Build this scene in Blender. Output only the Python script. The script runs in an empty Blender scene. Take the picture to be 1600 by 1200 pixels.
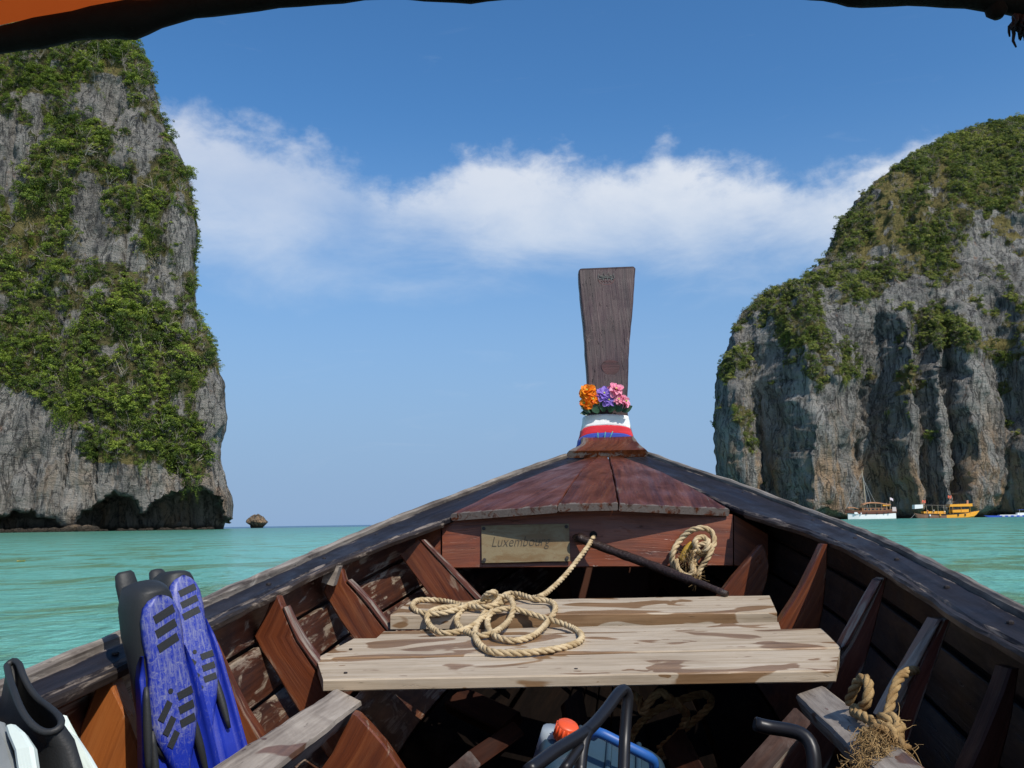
import bpy, bmesh, math, random
import numpy as np
from mathutils import Vector, Matrix

random.seed(7)
rng = np.random.default_rng(11)
scene = bpy.context.scene
COL = scene.collection

# ------------------------------------------------------------------ camera
EYE = 1.0
F = 1400.0                       # focal length in pixels of a 1600 x 1200 frame
PITCH = math.atan(216.5 / F)
ROLL = math.radians(0.89)
fw = Vector((0, math.cos(PITCH), math.sin(PITCH)))
r0 = Vector((1, 0, 0)); u0 = Vector((0, -math.sin(PITCH), math.cos(PITCH)))
rt = r0 * math.cos(ROLL) - u0 * math.sin(ROLL)
up = u0 * math.cos(ROLL) + r0 * math.sin(ROLL)
CP = Vector((0, 0, EYE))
cam_d = bpy.data.cameras.new("camera")
cam = bpy.data.objects.new("camera", cam_d)
COL.objects.link(cam)
cam_d.sensor_width = 36.0
cam_d.lens = 36.0 * F / 1600.0
cam_d.clip_start = 0.05
cam_d.clip_end = 30000
M = Matrix((rt, up, -fw)).transposed().to_4x4()
M.translation = CP
cam.matrix_world = M
scene.camera = cam


def P(px, py, Y):
    d = fw + rt * ((px - 800.0) / F) + up * ((600.0 - py) / F)
    return CP + d * (Y / d.y)


def proj(A):
    A = np.asarray(A, dtype=float) - np.array(CP)
    x = A @ np.array(rt); y = A @ np.array(up); z = A @ np.array(fw)
    return 800 + F * x / z, 600 - F * y / z


# ------------------------------------------------------------------ light
SUN_TO = Vector((0.41, -0.61, 0.80)).normalized()
SUN_EL = math.asin(SUN_TO.z)
SUN_ROT = math.atan2(SUN_TO.x, SUN_TO.y)
sun_d = bpy.data.lights.new("sun", "SUN")
sun_d.energy = 4.2
sun_d.angle = math.radians(0.53)
sun_d.color = (1.0, 0.95, 0.87)
sun = bpy.data.objects.new("sun", sun_d)
COL.objects.link(sun)
sun.rotation_euler = SUN_TO.to_track_quat('Z', 'Y').to_euler()
sun.location = (20, -20, 40)

scene.view_settings.view_transform = 'Standard'
scene.view_settings.look = 'None'
scene.view_settings.gamma = 1
scene.view_settings.exposure = 0.0
scene.view_settings.use_curve_mapping = False


# ------------------------------------------------------------------ node helper
class NG:
    def __init__(s, nt):
        s.nt = nt

    def n(s, typ, ins=None, **props):
        nd = s.nt.nodes.new(typ)
        for k, v in props.items():
            setattr(nd, k, v)
        for k, v in (ins or {}).items():
            sk = nd.inputs[k]
            if isinstance(v, bpy.types.NodeSocket):
                s.nt.links.new(v, sk)
            else:
                if hasattr(sk, 'default_value') and sk.type == 'RGBA' and len(v) == 3:
                    v = (*v, 1)
                sk.default_value = v
        return nd

    def math(s, op, a, b=0.0, c=None, clamp=False):
        ins = {0: a, 1: b}
        if c is not None:
            ins[2] = c
        return s.n('ShaderNodeMath', ins, operation=op, use_clamp=clamp).outputs[0]

    def mix(s, f, a, b, blend='MIX'):
        return s.n('ShaderNodeMix', {0: f, 6: a, 7: b}, data_type='RGBA', blend_type=blend).outputs[2]

    def noise(s, vec, scale=1, detail=4, rough=0.55, dist=0.0):
        return s.n('ShaderNodeTexNoise', {'Vector': vec, 'Scale': scale, 'Detail': detail,
                                          'Roughness': rough, 'Distortion': dist}).outputs[0]

    def mapv(s, vec, scale=(1, 1, 1), loc=(0, 0, 0)):
        return s.n('ShaderNodeMapping', {'Vector': vec, 'Scale': scale, 'Location': loc}).outputs[0]

    def step(s, v, a, b):
        return s.n('ShaderNodeMapRange', {0: v, 1: a, 2: b, 3: 0.0, 4: 1.0},
                   interpolation_type='SMOOTHSTEP', clamp=True).outputs[0]

    def ramp(s, v, stops):
        nd = s.n('ShaderNodeValToRGB', {0: v})
        cr = nd.color_ramp
        while len(cr.elements) < len(stops):
            cr.elements.new(0.5)
        for e, (p, c) in zip(cr.elements, stops):
            e.position = p
            e.color = (*c, 1) if len(c) == 3 else c
        return nd.outputs[0]

    def attr(s, name, out='Fac'):
        return s.n('ShaderNodeAttribute', attribute_name=name).outputs[out]

    def bump(s, h, strength=0.3, dist=0.01, normal=None):
        ins = {'Strength': strength, 'Distance': dist, 'Height': h}
        if normal is not None:
            ins['Normal'] = normal
        return s.n('ShaderNodeBump', ins).outputs[0]


def new_mat(name):
    m = bpy.data.materials.new(name)
    m.use_nodes = True
    nt = m.node_tree
    nt.nodes.clear()
    g = NG(nt)
    out = g.n('ShaderNodeOutputMaterial')
    return m, g, out


def principled(g, out, **ins):
    b = g.n('ShaderNodeBsdfPrincipled', {k.replace('_', ' '): v for k, v in ins.items()})
    g.nt.links.new(b.outputs[0], out.inputs[0])
    return b


# ------------------------------------------------------------------ world sky
world = bpy.data.worlds.new("World")
scene.world = world
world.use_nodes = True
wnt = world.node_tree
wnt.nodes.clear()
w = NG(wnt)
wout = w.n('ShaderNodeOutputWorld')
SKY_STRENGTH = 0.1
sky = w.n('ShaderNodeTexSky', sky_type='NISHITA', sun_disc=False, sun_elevation=SUN_EL,
          sun_rotation=SUN_ROT, altitude=0, air_density=1.0, dust_density=0.6, ozone_density=2.5)
gen = w.n('ShaderNodeTexCoord').outputs['Generated']
sep = w.n('ShaderNodeSeparateXYZ', {0: gen})
az = w.math('ARCTAN2', sep.outputs[0], sep.outputs[1])
el = w.math('ARCSINE', sep.outputs[2])


def az_el(px, py):
    d = (P(px, py, 100) - CP).normalized()
    return math.atan2(d.x, d.y), math.asin(d.z)


def wcurve(pts, lo, hi):
    """float curve over azimuth -0.6..0.6 rad; values scaled to lo..hi"""
    nd = w.n('ShaderNodeFloatCurve', {1: w.n('ShaderNodeMapRange', {0: az, 1: -0.6, 2: 0.6, 3: 0.0, 4: 1.0}).outputs[0]})
    c = nd.mapping.curves[0]
    pp = [((a + 0.6) / 1.2, (v - lo) / (hi - lo)) for a, v in pts]
    pp = [(0.0, pp[0][1])] + [q for q in pp if 0.002 < q[0] < 0.998] + [(1.0, pp[-1][1])]
    while len(c.points) < len(pp):
        c.points.new(0.5, 0.5)
    for q, (a, b) in zip(c.points, pp):
        q.location = (a, b)
        q.handle_type = 'VECTOR'
    nd.mapping.update()
    return w.n('ShaderNodeMapRange', {0: nd.outputs[0], 1: 0.0, 2: 1.0, 3: lo, 4: hi}).outputs[0]


top_px = [(60, 120), (250, 142), (330, 165), (400, 184), (450, 196), (505, 222), (545, 240), (580, 275), (615, 290),
          (650, 280), (690, 258), (740, 232), (790, 222), (850, 236), (960, 250), (1010, 236), (1042, 206), (1066, 236), (1110, 246), (1250, 262),
          (1320, 262), (1400, 236), (1460, 214), (1540, 200), (1660, 190)]
bot_px = [(60, 400), (300, 405), (420, 420), (540, 402), (700, 396), (820, 400), (1000, 385), (1250, 395), (1600, 380)]
topc = wcurve([az_el(*p) for p in top_px], 0.1, 0.6)
botc = wcurve([az_el(*p) for p in bot_px], 0.1, 0.6)
opac = wcurve([(az_el(x, 300)[0], v) for x, v in ((60, .5), (260, .62), (450, .6), (560, .45), (620, .70), (760, .80),
                                                  (1000, .86), (1250, .86), (1400, .88), (1600, .88))], 0.0, 1.0)
cv = w.n('ShaderNodeCombineXYZ', {0: az, 1: w.math('MULTIPLY', el, 1.5), 2: 0.37}).outputs[0]
n1 = w.noise(cv, 8.0, 9, 0.58, 0.15)
n2 = w.noise(cv, 24.0, 7, 0.6, 0.2)
n3 = w.noise(w.mapv(cv, (1, 1.5, 1)), 6.0, 6, 0.58, 0.3)
nn = w.math('ADD', w.math('MULTIPLY', w.math('SUBTRACT', n1, 0.5), 0.085), w.math('MULTIPLY', w.math('SUBTRACT', n2, 0.5), 0.075))
dt = w.math('ADD', w.math('SUBTRACT', topc, el), nn)
ct = w.step(dt, -0.006, 0.042)
nb = w.math('MULTIPLY', w.math('SUBTRACT', n3, 0.5), 0.17)
db = w.math('ADD', w.math('SUBTRACT', el, botc), nb)
cb = w.step(db, -0.05, 0.07)
cov = w.math('MULTIPLY', w.math('MULTIPLY', ct, cb), opac)
dens = w.math('MULTIPLY', cov, w.n('ShaderNodeMapRange', {0: n1, 1: 0.3, 2: 0.6, 3: 0.80, 4: 1.0}).outputs[0], clamp=True)
# thin veil and wisps
cw = w.n('ShaderNodeCombineXYZ', {0: w.math('ADD', az, w.math('MULTIPLY', el, -0.8)), 1: w.math('MULTIPLY', el, 5.0), 2: 1.7}).outputs[0]
wis = w.noise(cw, 5.0, 7, 0.62, 1.2)
wisp = w.math('MULTIPLY', w.step(wis, 0.60, 0.85), 0.10)
hz = w.math('MULTIPLY', w.step(el, 0.46, 0.02), 0.95)
skyc = w.n('ShaderNodeHueSaturation', {'Hue': 0.5, 'Saturation': 1.26, 'Value': 1.48, 'Color': sky.outputs[0]}).outputs[0]
skyt = w.mix(1.0, skyc, (0.95, 1.0, 1.03), 'MULTIPLY')
skyt = w.mix(hz, skyt, (2.55, 4.0, 6.35))
skyt = w.mix(wisp, skyt, (7.6, 8.1, 8.9))
shade = w.n('ShaderNodeMapRange', {0: w.math('ADD', w.math('SUBTRACT', el, botc), w.math('MULTIPLY', w.math('SUBTRACT', n1, .5), .12)),
                                   1: 0.0, 2: 0.14, 3: 0.0, 4: 1.0}).outputs[0]
cloudc = w.mix(shade, (7.0, 7.7, 8.7), (8.6, 8.8, 9.2))
final = w.mix(dens, skyt, cloudc)
bg = w.n('ShaderNodeBackground', {0: final, 1: SKY_STRENGTH})
wnt.links.new(bg.outputs[0], wout.inputs[0])


# ------------------------------------------------------------------ mesh helpers
def setattrs(me, attrs):
    for k, v in (attrs or {}).items():
        v = np.asarray(v, dtype=np.float32)
        if v.ndim == 2:
            a = me.attributes.new(k, 'FLOAT_VECTOR', 'POINT')
            a.data.foreach_set('vector', v.ravel())
        else:
            a = me.attributes.new(k, 'FLOAT', 'POINT')
            a.data.foreach_set('value', v.ravel())


ORIGIN = {}


def mk(name, verts, faces, mat, parent=None, smooth=False, attrs=None, loc=None):
    """one mesh object; verts are world coordinates"""
    o0 = ORIGIN[parent.name] if parent else np.array(loc if loc is not None else (0, 0, 0), dtype=float)
    V = np.asarray([tuple(v) for v in verts] if not isinstance(verts, np.ndarray) else verts, dtype=float) - o0
    me = bpy.data.meshes.new(name)
    if isinstance(faces, np.ndarray):
        k = faces.shape[1]
        me.vertices.add(len(V)); me.vertices.foreach_set('co', V.astype(np.float32).ravel())
        me.loops.add(faces.size); me.loops.foreach_set('vertex_index', faces.astype(np.int32).ravel())
        me.polygons.add(len(faces))
        me.polygons.foreach_set('loop_start', np.arange(0, faces.size, k, dtype=np.int32))
        me.update(calc_edges=True)
        me.validate()
    else:
        me.from_pydata([tuple(v) for v in V], [], faces)
    setattrs(me, attrs)
    me.polygons.foreach_set('use_smooth', [smooth] * len(me.polygons))
    if mat:
        me.materials.append(mat)
    me.update()
    ob = bpy.data.objects.new(name, me)
    COL.objects.link(ob)
    if parent:
        ob.parent = parent
    else:
        ob.location = o0
    ORIGIN[ob.name] = o0
    return ob


def thing(name, label, cat, loc, group=None):
    o = bpy.data.objects.new(name, None)
    o.empty_display_size = 0.1
    COL.objects.link(o)
    o.location = loc
    ORIGIN[o.name] = np.array(loc, dtype=float)
    return tag(o, label, cat, group)


def tag(o, label=None, cat=None, group=None, kind=None):
    if label: o['label'] = label
    if cat: o['category'] = cat
    if group: o['group'] = group
    if kind: o['kind'] = kind
    return o


class MB:
    """collects shapes into one mesh"""
    def __init__(s):
        s.v = []; s.f = []; s.a = {}

    def add(s, verts, faces):
        b = len(s.v)
        s.v += [Vector(v) for v in verts]
        s.f += [tuple(i + b for i in f) for f in faces]

    def box(s, c, size, R=None):
        c = Vector(c); hx, hy, hz_ = [q / 2 for q in size]
        vs = [Vector((x, y, z)) for x in (-hx, hx) for y in (-hy, hy) for z in (-hz_, hz_)]
        if R is not None:
            vs = [R @ q for q in vs]
        s.add([c + q for q in vs], [(0, 1, 3, 2), (4, 6, 7, 5), (0, 4, 5, 1), (2, 3, 7, 6), (0, 2, 6, 4), (1, 5, 7, 3)])

    def tube(s, path, r, n=8, caps=True):
        path = [Vector(p) for p in path]
        rr = r if isinstance(r, (list, tuple, np.ndarray)) else [r] * len(path)
        fr = frames(path)
        vs = []
        for p, (t, a, b), q in zip(path, fr, rr):
            for k in range(n):
                th = 2 * math.pi * k / n
                vs.append(p + (a * math.cos(th) + b * math.sin(th)) * q)
        fs = []
        for i in range(len(path) - 1):
            for k in range(n):
                k2 = (k + 1) % n
                fs.append((i * n + k, i * n + k2, (i + 1) * n + k2, (i + 1) * n + k))
        if caps:
            fs.append(tuple(reversed(range(n))))
            fs.append(tuple((len(path) - 1) * n + k for k in range(n)))
        s.add(vs, fs)

    def loft(s, rings, closed=True, cap0=True, cap1=True):
        n = len(rings[0]); vs = [q for r in rings for q in r]; fs = []
        for i in range(len(rings) - 1):
            for k in range(n if closed else n - 1):
                k2 = (k + 1) % n
                fs.append((i * n + k, i * n + k2, (i + 1) * n + k2, (i + 1) * n + k))
        if cap0: fs.append(tuple(reversed(range(n))))
        if cap1: fs.append(tuple((len(rings) - 1) * n + k for k in range(n)))
        s.add(vs, fs)

    def build(s, name, mat, parent=None, smooth=False, loc=None, attrs=None):
        return mk(name, s.v, s.f, mat, parent, smooth, attrs, loc)


def frames(path):
    out = []; a = None
    for i, p in enumerate(path):
        t = (path[min(i + 1, len(path) - 1)] - path[max(i - 1, 0)])
        t = t.normalized() if t.length > 1e-9 else Vector((0, 0, 1))
        if a is None:
            ref = Vector((0, 0, 1)) if abs(t.z) < 0.9 else Vector((1, 0, 0))
            a = (ref - t * ref.dot(t)).normalized()
        else:
            a = a - t * a.dot(t)
            a = a.normalized() if a.length > 1e-6 else t.orthogonal().normalized()
        out.append((t, a, t.cross(a)))
    return out


def catmull(pts, step):
    pts = [Vector(p) for p in pts]
    ext = [pts[0] * 2 - pts[1]] + pts + [pts[-1] * 2 - pts[-2]]
    out = []
    for i in range(1, len(ext) - 2):
        p0, p1, p2, p3 = ext[i - 1:i + 3]
        n = max(2, int((p2 - p1).length / step))
        for k in range(n):
            t = k / n
            out.append(0.5 * ((2 * p1) + (p2 - p0) * t + (2 * p0 - 5 * p1 + 4 * p2 - p3) * t * t + (3 * p1 - p0 - 3 * p2 + p3) * t ** 3))
    out.append(pts[-1])
    return out


# numpy noise
def _h(ix, iy, iz, seed):
    h = (ix.astype(np.int64) * 374761393 + iy.astype(np.int64) * 668265263 + iz.astype(np.int64) * 2147483647 + seed * 974634777) & 0xffffffff
    h = ((h ^ (h >> 13)) * 1274126177) & 0xffffffff
    h = ((h ^ (h >> 16)) * 2246822519) & 0xffffffff
    h = h ^ (h >> 15)
    return (h & 0xffff).astype(np.float32) / 32767.5 - 1.0


def vnoise(x, y, z, seed=0):
    xf, yf, zf = np.floor(x), np.floor(y), np.floor(z)
    ix, iy, iz = xf.astype(np.int64), yf.astype(np.int64), zf.astype(np.int64)
    fx, fy, fz = x - xf, y - yf, z - zf
    fx = fx * fx * fx * (fx * (fx * 6 - 15) + 10); fy = fy * fy * fy * (fy * (fy * 6 - 15) + 10); fz = fz * fz * fz * (fz * (fz * 6 - 15) + 10)
    def L(a, b, t): return a + (b - a) * t
    c = [[[_h(ix + i, iy + j, iz + k, seed) for k in (0, 1)] for j in (0, 1)] for i in (0, 1)]
    return L(L(L(c[0][0][0], c[1][0][0], fx), L(c[0][1][0], c[1][1][0], fx), fy),
             L(L(c[0][0][1], c[1][0][1], fx), L(c[0][1][1], c[1][1][1], fx), fy), fz)


def fbm(x, y, z, o=4, seed=0, gain=0.5):
    s = 0; a = 1; t = 0
    for k in range(o):
        s = s + a * vnoise(x * 2 ** k + 17.3 * k, y * 2 ** k - 9.1 * k, z * 2 ** k + 4.7 * k, seed + k)
        t += a; a *= gain
    return s / t


def ridged(x, y, z, o=3, seed=0):
    s = 0; a = 1; t = 0
    for k in range(o):
        s = s + a * (1 - 2 * np.abs(vnoise(x * 2 ** k + 3.3 * k, y * 2 ** k, z * 2 ** k, seed + k)))
        t += a; a *= 0.5
    return s / t


def worley(x, y, z, seed=0):
    ix, iy, iz = np.floor(x).astype(np.int64), np.floor(y).astype(np.int64), np.floor(z).astype(np.int64)
    best = np.full(x.shape, 9.0, dtype=np.float32)
    for i in (-1, 0, 1):
        for j in (-1, 0, 1):
            for k in (-1, 0, 1):
                a, b, c = ix + i, iy + j, iz + k
                dx = a + 0.5 + 0.45 * _h(a, b, c, seed) - x; dy = b + 0.5 + 0.45 * _h(a, b, c, seed + 1) - y; dz = c + 0.5 + 0.45 * _h(a, b, c, seed + 2) - z
                best = np.minimum(best, dx * dx + dy * dy + dz * dz)
    return np.sqrt(best)


def sstep(v, a, b):
    t = np.clip((v - a) / (b - a), 0, 1)
    return t * t * (3 - 2 * t)


# ------------------------------------------------------------------ materials: setting
def mat_water():
    m, g, out = new_mat("sea_water")
    tc = g.n('ShaderNodeTexCoord').outputs['Object']
    sp = g.n('ShaderNodeSeparateXYZ', {0: tc})
    y = sp.outputs[1]; x = sp.outputs[0]
    dist = g.math('SQRT', g.math('ADD', g.math('MULTIPLY', x, x), g.math('MULTIPLY', y, y)))
    big = g.noise(g.mapv(tc, (0.36, 0.26, 1)), 1.0, 7, 0.68, 0.8)
    patch = g.step(big, 0.46, 0.60)
    shallow = g.mix(patch, (0.145, 0.42, 0.345), (0.12, 0.25, 0.14))
    far = g.mix(g.step(dist, 25, 210), shallow, (0.085, 0.29, 0.245))
    leftg = g.step(x, 5, -110)
    far = g.mix(g.math('MULTIPLY', leftg, 0.85), far, (0.070, 0.205, 0.135))  # darker green on the left paints in the cliff's reflection
    colr = g.mix(g.step(y, 420, 760), far, (0.012, 0.075, 0.16))
    # waves: three sizes of ripple, longer across the wind
    w1 = g.noise(g.mapv(tc, (5.0, 4.2, 1)), 1.0, 5, 0.55, 0.7)
    w2 = g.noise(g.mapv(tc, (9.0, 12.0, 1)), 1.0, 3, 0.55, 0.3)
    w3 = g.noise(g.mapv(tc, (1.3, 1.1, 1)), 1.0, 4, 0.55, 0.6)
    h = g.math('ADD', g.math('ADD', g.math('MULTIPLY', w1, 0.13), g.math('MULTIPLY', w2, 0.03)), g.math('MULTIPLY', w3, 0.34))
    bmp = g.bump(h, 1.0, 0.55)
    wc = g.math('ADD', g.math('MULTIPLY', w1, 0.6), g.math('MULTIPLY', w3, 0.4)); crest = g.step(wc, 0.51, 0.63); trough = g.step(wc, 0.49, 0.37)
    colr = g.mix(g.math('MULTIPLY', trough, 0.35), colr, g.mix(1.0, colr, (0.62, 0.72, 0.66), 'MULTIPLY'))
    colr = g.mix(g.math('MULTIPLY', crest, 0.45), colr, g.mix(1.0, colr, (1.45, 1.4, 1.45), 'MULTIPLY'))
    d = g.n('ShaderNodeBsdfDiffuse', {0: colr, 'Normal': bmp})
    gl = g.n('ShaderNodeBsdfGlossy', {0: (1, 1, 1, 1), 'Roughness': 0.13, 'Normal': bmp})
    fr = g.n('ShaderNodeFresnel', {0: 1.33, 'Normal': bmp}).outputs[0]
    fac = g.math('MINIMUM', g.math('MULTIPLY', fr, 0.75), 0.42)
    mx = g.n('ShaderNodeMixShader', {0: fac, 1: d.outputs[0], 2: gl.outputs[0]})
    g.nt.links.new(mx.outputs[0], out.inputs[0])
    return m


def mat_rock(name, tone, warm, wet=True):
    m, g, out = new_mat(name)
    tc = g.n('ShaderNodeTexCoord').outputs['Object']
    z = g.n('ShaderNodeSeparateXYZ', {0: tc}).outputs[2]
    a = g.noise(g.mapv(tc, (0.055, 0.055, 0.03)), 1.0, 8, 0.65, 0.3)
    st = g.noise(g.mapv(tc, (0.22, 0.22, 0.03)), 1.0, 7, 0.68, 1.2)
    fine = g.noise(g.mapv(tc, (0.7, 0.7, 0.4)), 1.0, 8, 0.72, 0.2)
    lay = g.noise(g.mapv(tc, (0.12, 0.12, 0.45)), 1.0, 6, 0.65, 1.5)
    c = g.ramp(a, [(0.28, tuple(q * 0.55 for q in tone)), (0.5, tone), (0.72, tuple(q * 1.5 for q in tone))])
    c = g.mix(g.math('MULTIPLY', g.step(st, 0.5, 0.64), 0.8), c, (0.05, 0.05, 0.052))
    c = g.mix(g.math('MULTIPLY', g.step(st, 0.46, 0.32), 0.75), c, (0.42, 0.39, 0.345))
    wz = g.math('MULTIPLY', g.step(z, 75, 15), warm)
    o = g.noise(g.mapv(tc, (0.10, 0.10, 0.03), (40, 3, 8)), 1.0, 5, 0.6, 0.5)
    c = g.mix(g.math('MULTIPLY', g.step(o, 0.45, 0.62), wz), c, (0.38, 0.255, 0.15))
    o2 = g.noise(g.mapv(tc, (0.2, 0.2, 0.08), (9, 13, 2)), 1.0, 5, 0.6, 0.5)
    c = g.mix(g.math('MULTIPLY', g.step(o2, 0.62, 0.72), 0.55), c, (0.26, 0.125, 0.065))
    c = g.mix(g.step(fine, 0.45, 0.25), c, g.mix(1.0, c, (0.36, 0.36, 0.37), 'MULTIPLY'))
    cn = g.noise(g.mapv(tc, (0.16, 0.16, 0.045), (3, 7, 1)), 1.0, 7, 0.62, 0.6)
    crk = g.step(g.math('ABSOLUTE', g.math('SUBTRACT', cn, 0.5)), 0.022, 0.004)
    c = g.mix(g.math('MULTIPLY', crk, 0.6), c, (0.035, 0.035, 0.035))
    c = g.mix(g.step(fine, 0.56, 0.75), c, g.mix(1.0, c, (1.4, 1.38, 1.33), 'MULTIPLY'))
    # soil and dry grass where things grow
    v = g.attr('veg')
    vn = g.step(g.math('ADD', v, g.math('MULTIPLY', g.math('SUBTRACT', fine, 0.5), 0.9)), 0.42, 0.62)
    gr = g.noise(g.mapv(tc, (0.045, 0.045, 0.045), (5, 5, 5)), 1.0, 5, 0.6)
    gc = g.ramp(gr, [(0.3, (0.05, 0.06, 0.018)), (0.48, (0.10, 0.09, 0.035)), (0.62, (0.16, 0.135, 0.05))])
    dry = g.attr('dry')
    gc = g.mix(dry, gc, g.ramp(fine, [(0.3, (0.14, 0.12, 0.035)), (0.7, (0.30, 0.24, 0.085))]))
    c = g.mix(vn, c, gc)
    # tide-dark foot of the rock
    if wet:
        c = g.mix(g.step(g.math('ADD', z, g.math('MULTIPLY', fine, 3.0)), 5.0, 2.2), c, (0.06, 0.045, 0.03))
    hgt = g.math('ADD', g.math('ADD', g.math('MULTIPLY', fine, 1.0), g.math('MULTIPLY', lay, 0.8)), g.math('ADD', g.math('MULTIPLY', st, 0.4), g.math('MULTIPLY', crk, -0.6)))
    principled(g, out, Base_Color=c, Roughness=0.9, Specular_IOR_Level=0.25, Normal=g.bump(hgt, 1.0, 3.2))
    return m


def mat_leaf(name, stops, transl=0.3):
    m, g, out = new_mat(name)
    r = g.n('ShaderNodeObjectInfo').outputs['Random']
    lr = g.attr('leaf')
    c = g.ramp(r, stops)
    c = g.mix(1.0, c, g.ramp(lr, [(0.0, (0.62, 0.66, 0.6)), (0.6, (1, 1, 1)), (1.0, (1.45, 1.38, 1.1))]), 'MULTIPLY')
    d = g.n('ShaderNodeBsdfPrincipled', {'Base Color': c, 'Roughness': 0.6, 'Specular IOR Level': 0.25})
    t = g.n('ShaderNodeBsdfTranslucent', {0: g.mix(1.0, c, (1.2, 1.25, 0.7), 'MULTIPLY')})
    mx = g.n('ShaderNodeMixShader', {0: transl, 1: d.outputs[0], 2: t.outputs[0]})
    g.nt.links.new(mx.outputs[0], out.inputs[0])
    return m


# ------------------------------------------------------------------ sea
mb = MB()
nr, na = 60, 96
rad = [0.0] + list(np.geomspace(2, 14000, nr))
ring = [[Vector((r * math.sin(2 * math.pi * k / na), r * math.cos(2 * math.pi * k / na), 0)) for k in range(na)] for r in rad[1:]]
mb.loft(ring, cap0=True, cap1=False)
sea = mb.build("sea", mat_water())
tag(sea, kind='structure')
if sea.data.polygons[0].normal.z < 0:
    sea.data.flip_normals()

# ------------------------------------------------------------------ cliffs
M_rockL = mat_rock("limestone", (0.26, 0.243, 0.215), 0.4)
M_rockR = mat_rock("limestone_far", (0.275, 0.26, 0.235), 0.95)


def resample(pts, n):
    pts = np.array(pts, float)
    c = np.array([tuple(q) for q in catmull([(a, b, 0) for a, b in pts], 2.0)])[:, :2]
    s = np.concatenate([[0], np.cumsum(np.linalg.norm(np.diff(c, axis=0), axis=1))])
    return c, s


def build_cliff(name, foot, dense, ns, rows, ctr, base_fn, disp_fn, mat, veg_fn):
    """foot: plan outline; dense: (s0,s1) px range that gets most samples; rows: z, kx, ky arrays"""
    c, s = resample(foot, 0)
    px = 800 + F * c[:, 0] / np.maximum(c[:, 1], 1)
    wgt = np.where((px > dense[0]) & (px < dense[1]), 6.0, 1.0)
    cs = np.concatenate([[0], np.cumsum(wgt[:-1] * np.diff(s))])
    u = np.linspace(0, cs[-1], ns)
    fx = np.interp(u, cs, c[:, 0]); fy = np.interp(u, cs, c[:, 1])
    z, kx, ky = rows
    X = ctr[0] + (fx[None, :] - ctr[0]) * kx[:, None]
    Y = ctr[1] + (fy[None, :] - ctr[1]) * ky[:, None]
    Z = np.repeat(z[:, None], ns, 1)
    X, Y, Z = base_fn(X, Y, Z, fx, fy)
    def normals(X, Y, Z):
        A = np.stack([X, Y, Z], -1)
        du = np.gradient(A, axis=1); dv = np.gradient(A, axis=0)
        n = np.cross(du, dv)
        n /= np.linalg.norm(n, axis=-1, keepdims=True) + 1e-9
        return n
    n = normals(X, Y, Z)
    rr0 = len(z) // 3
    sgn = 1 if ((X[rr0] - ctr[0]) * n[rr0, :, 0] + (Y[rr0] - ctr[1]) * n[rr0, :, 1]).mean() > 0 else -1
    n = n * sgn
    D = disp_fn(X, Y, Z, n)
    X = X + n[..., 0] * D; Y = Y + n[..., 1] * D; Z = Z + n[..., 2] * D * 0.6
    A = np.stack([X, Y, Z], -1).reshape(-1, 3)
    nrm = (normals(X, Y, Z) * sgn).reshape(-1, 3)
    nz = len(z)
    i = np.arange(nz - 1)[:, None] * ns + np.arange(ns - 1)[None, :]
    q = np.stack([i, i + 1, i + ns + 1, i + ns], -1).reshape(-1, 4)
    if sgn < 0:
        q = q[:, ::-1]
    ppx, ppy = proj(A)
    veg, dry = veg_fn(A, nrm, ppx, ppy)
    ob = mk(name, A, q, mat, smooth=True, attrs={'veg': veg, 'dry': dry})
    tag(ob, kind='structure')
    return A, nrm, ppx, ppy, veg, dry, ns


def ell(px, py, lst):
    v = np.zeros_like(px)
    for (cx, cy, rx, ry, s_) in lst:
        d = ((px - cx) / rx) ** 2 + ((py - cy) / ry) ** 2
        v = np.maximum(v, s_ * sstep(d, 1.5, 0.5))
    return v


# ---- left headland
silL = [(352, 838), (352, 826), (362, 806), (365, 790), (361, 765), (356, 742), (350, 715), (347, 692), (357, 662), (358, 640),
        (356, 600), (346, 572), (338, 545), (326, 510), (312, 470), (301, 430), (297, 390), (295, 360), (291, 330),
        (285, 290), (279, 255), (268, 225), (260, 195), (252, 165), (247, 130), (238, 100), (222, 75), (205, 50), (170, 25), (110, 5), (20, -10)]
YL = 421.0
zz = []; xx = []; kk = []
for px_, py_ in silL:
    off_ = np.interp(-py_, [-826, -700, -560, -400, -200, -60, 0, 10], [0, 3, 11, 20, 33, 46, 80, 130])
    ky_ = (170.0 - off_) / 170.0
    q = P(px_, py_, 570.0 - ky_ * (570.0 - YL)); zz.append(q.z); xx.append(q.x); kk.append(ky_)
zz = np.array(zz); xx = np.array(xx)
xmax = xx.max()
nzL = 500
tpar = np.concatenate([[0], np.cumsum(np.hypot(np.diff(zz), np.diff(xx)))])
tt = np.linspace(0, tpar[-1], nzL)
zL = np.interp(tt, tpar, zz); xL = np.interp(tt, tpar, xx)
CL = (-430.0, 570.0)
kxL = (xL - CL[0]) / (xmax - CL[0])
kyL = np.interp(tt, tpar, kk)
footL = [(-560, 340), (-430, 358), (-320, 380), (-250, 396), (-200, 402), (-165, 406), (-143, 411), (-131.2, 421), (-138, 446), (-156, 490),
         (-195, 560), (-260, 620), (-380, 680), (-540, 700)]


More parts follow.
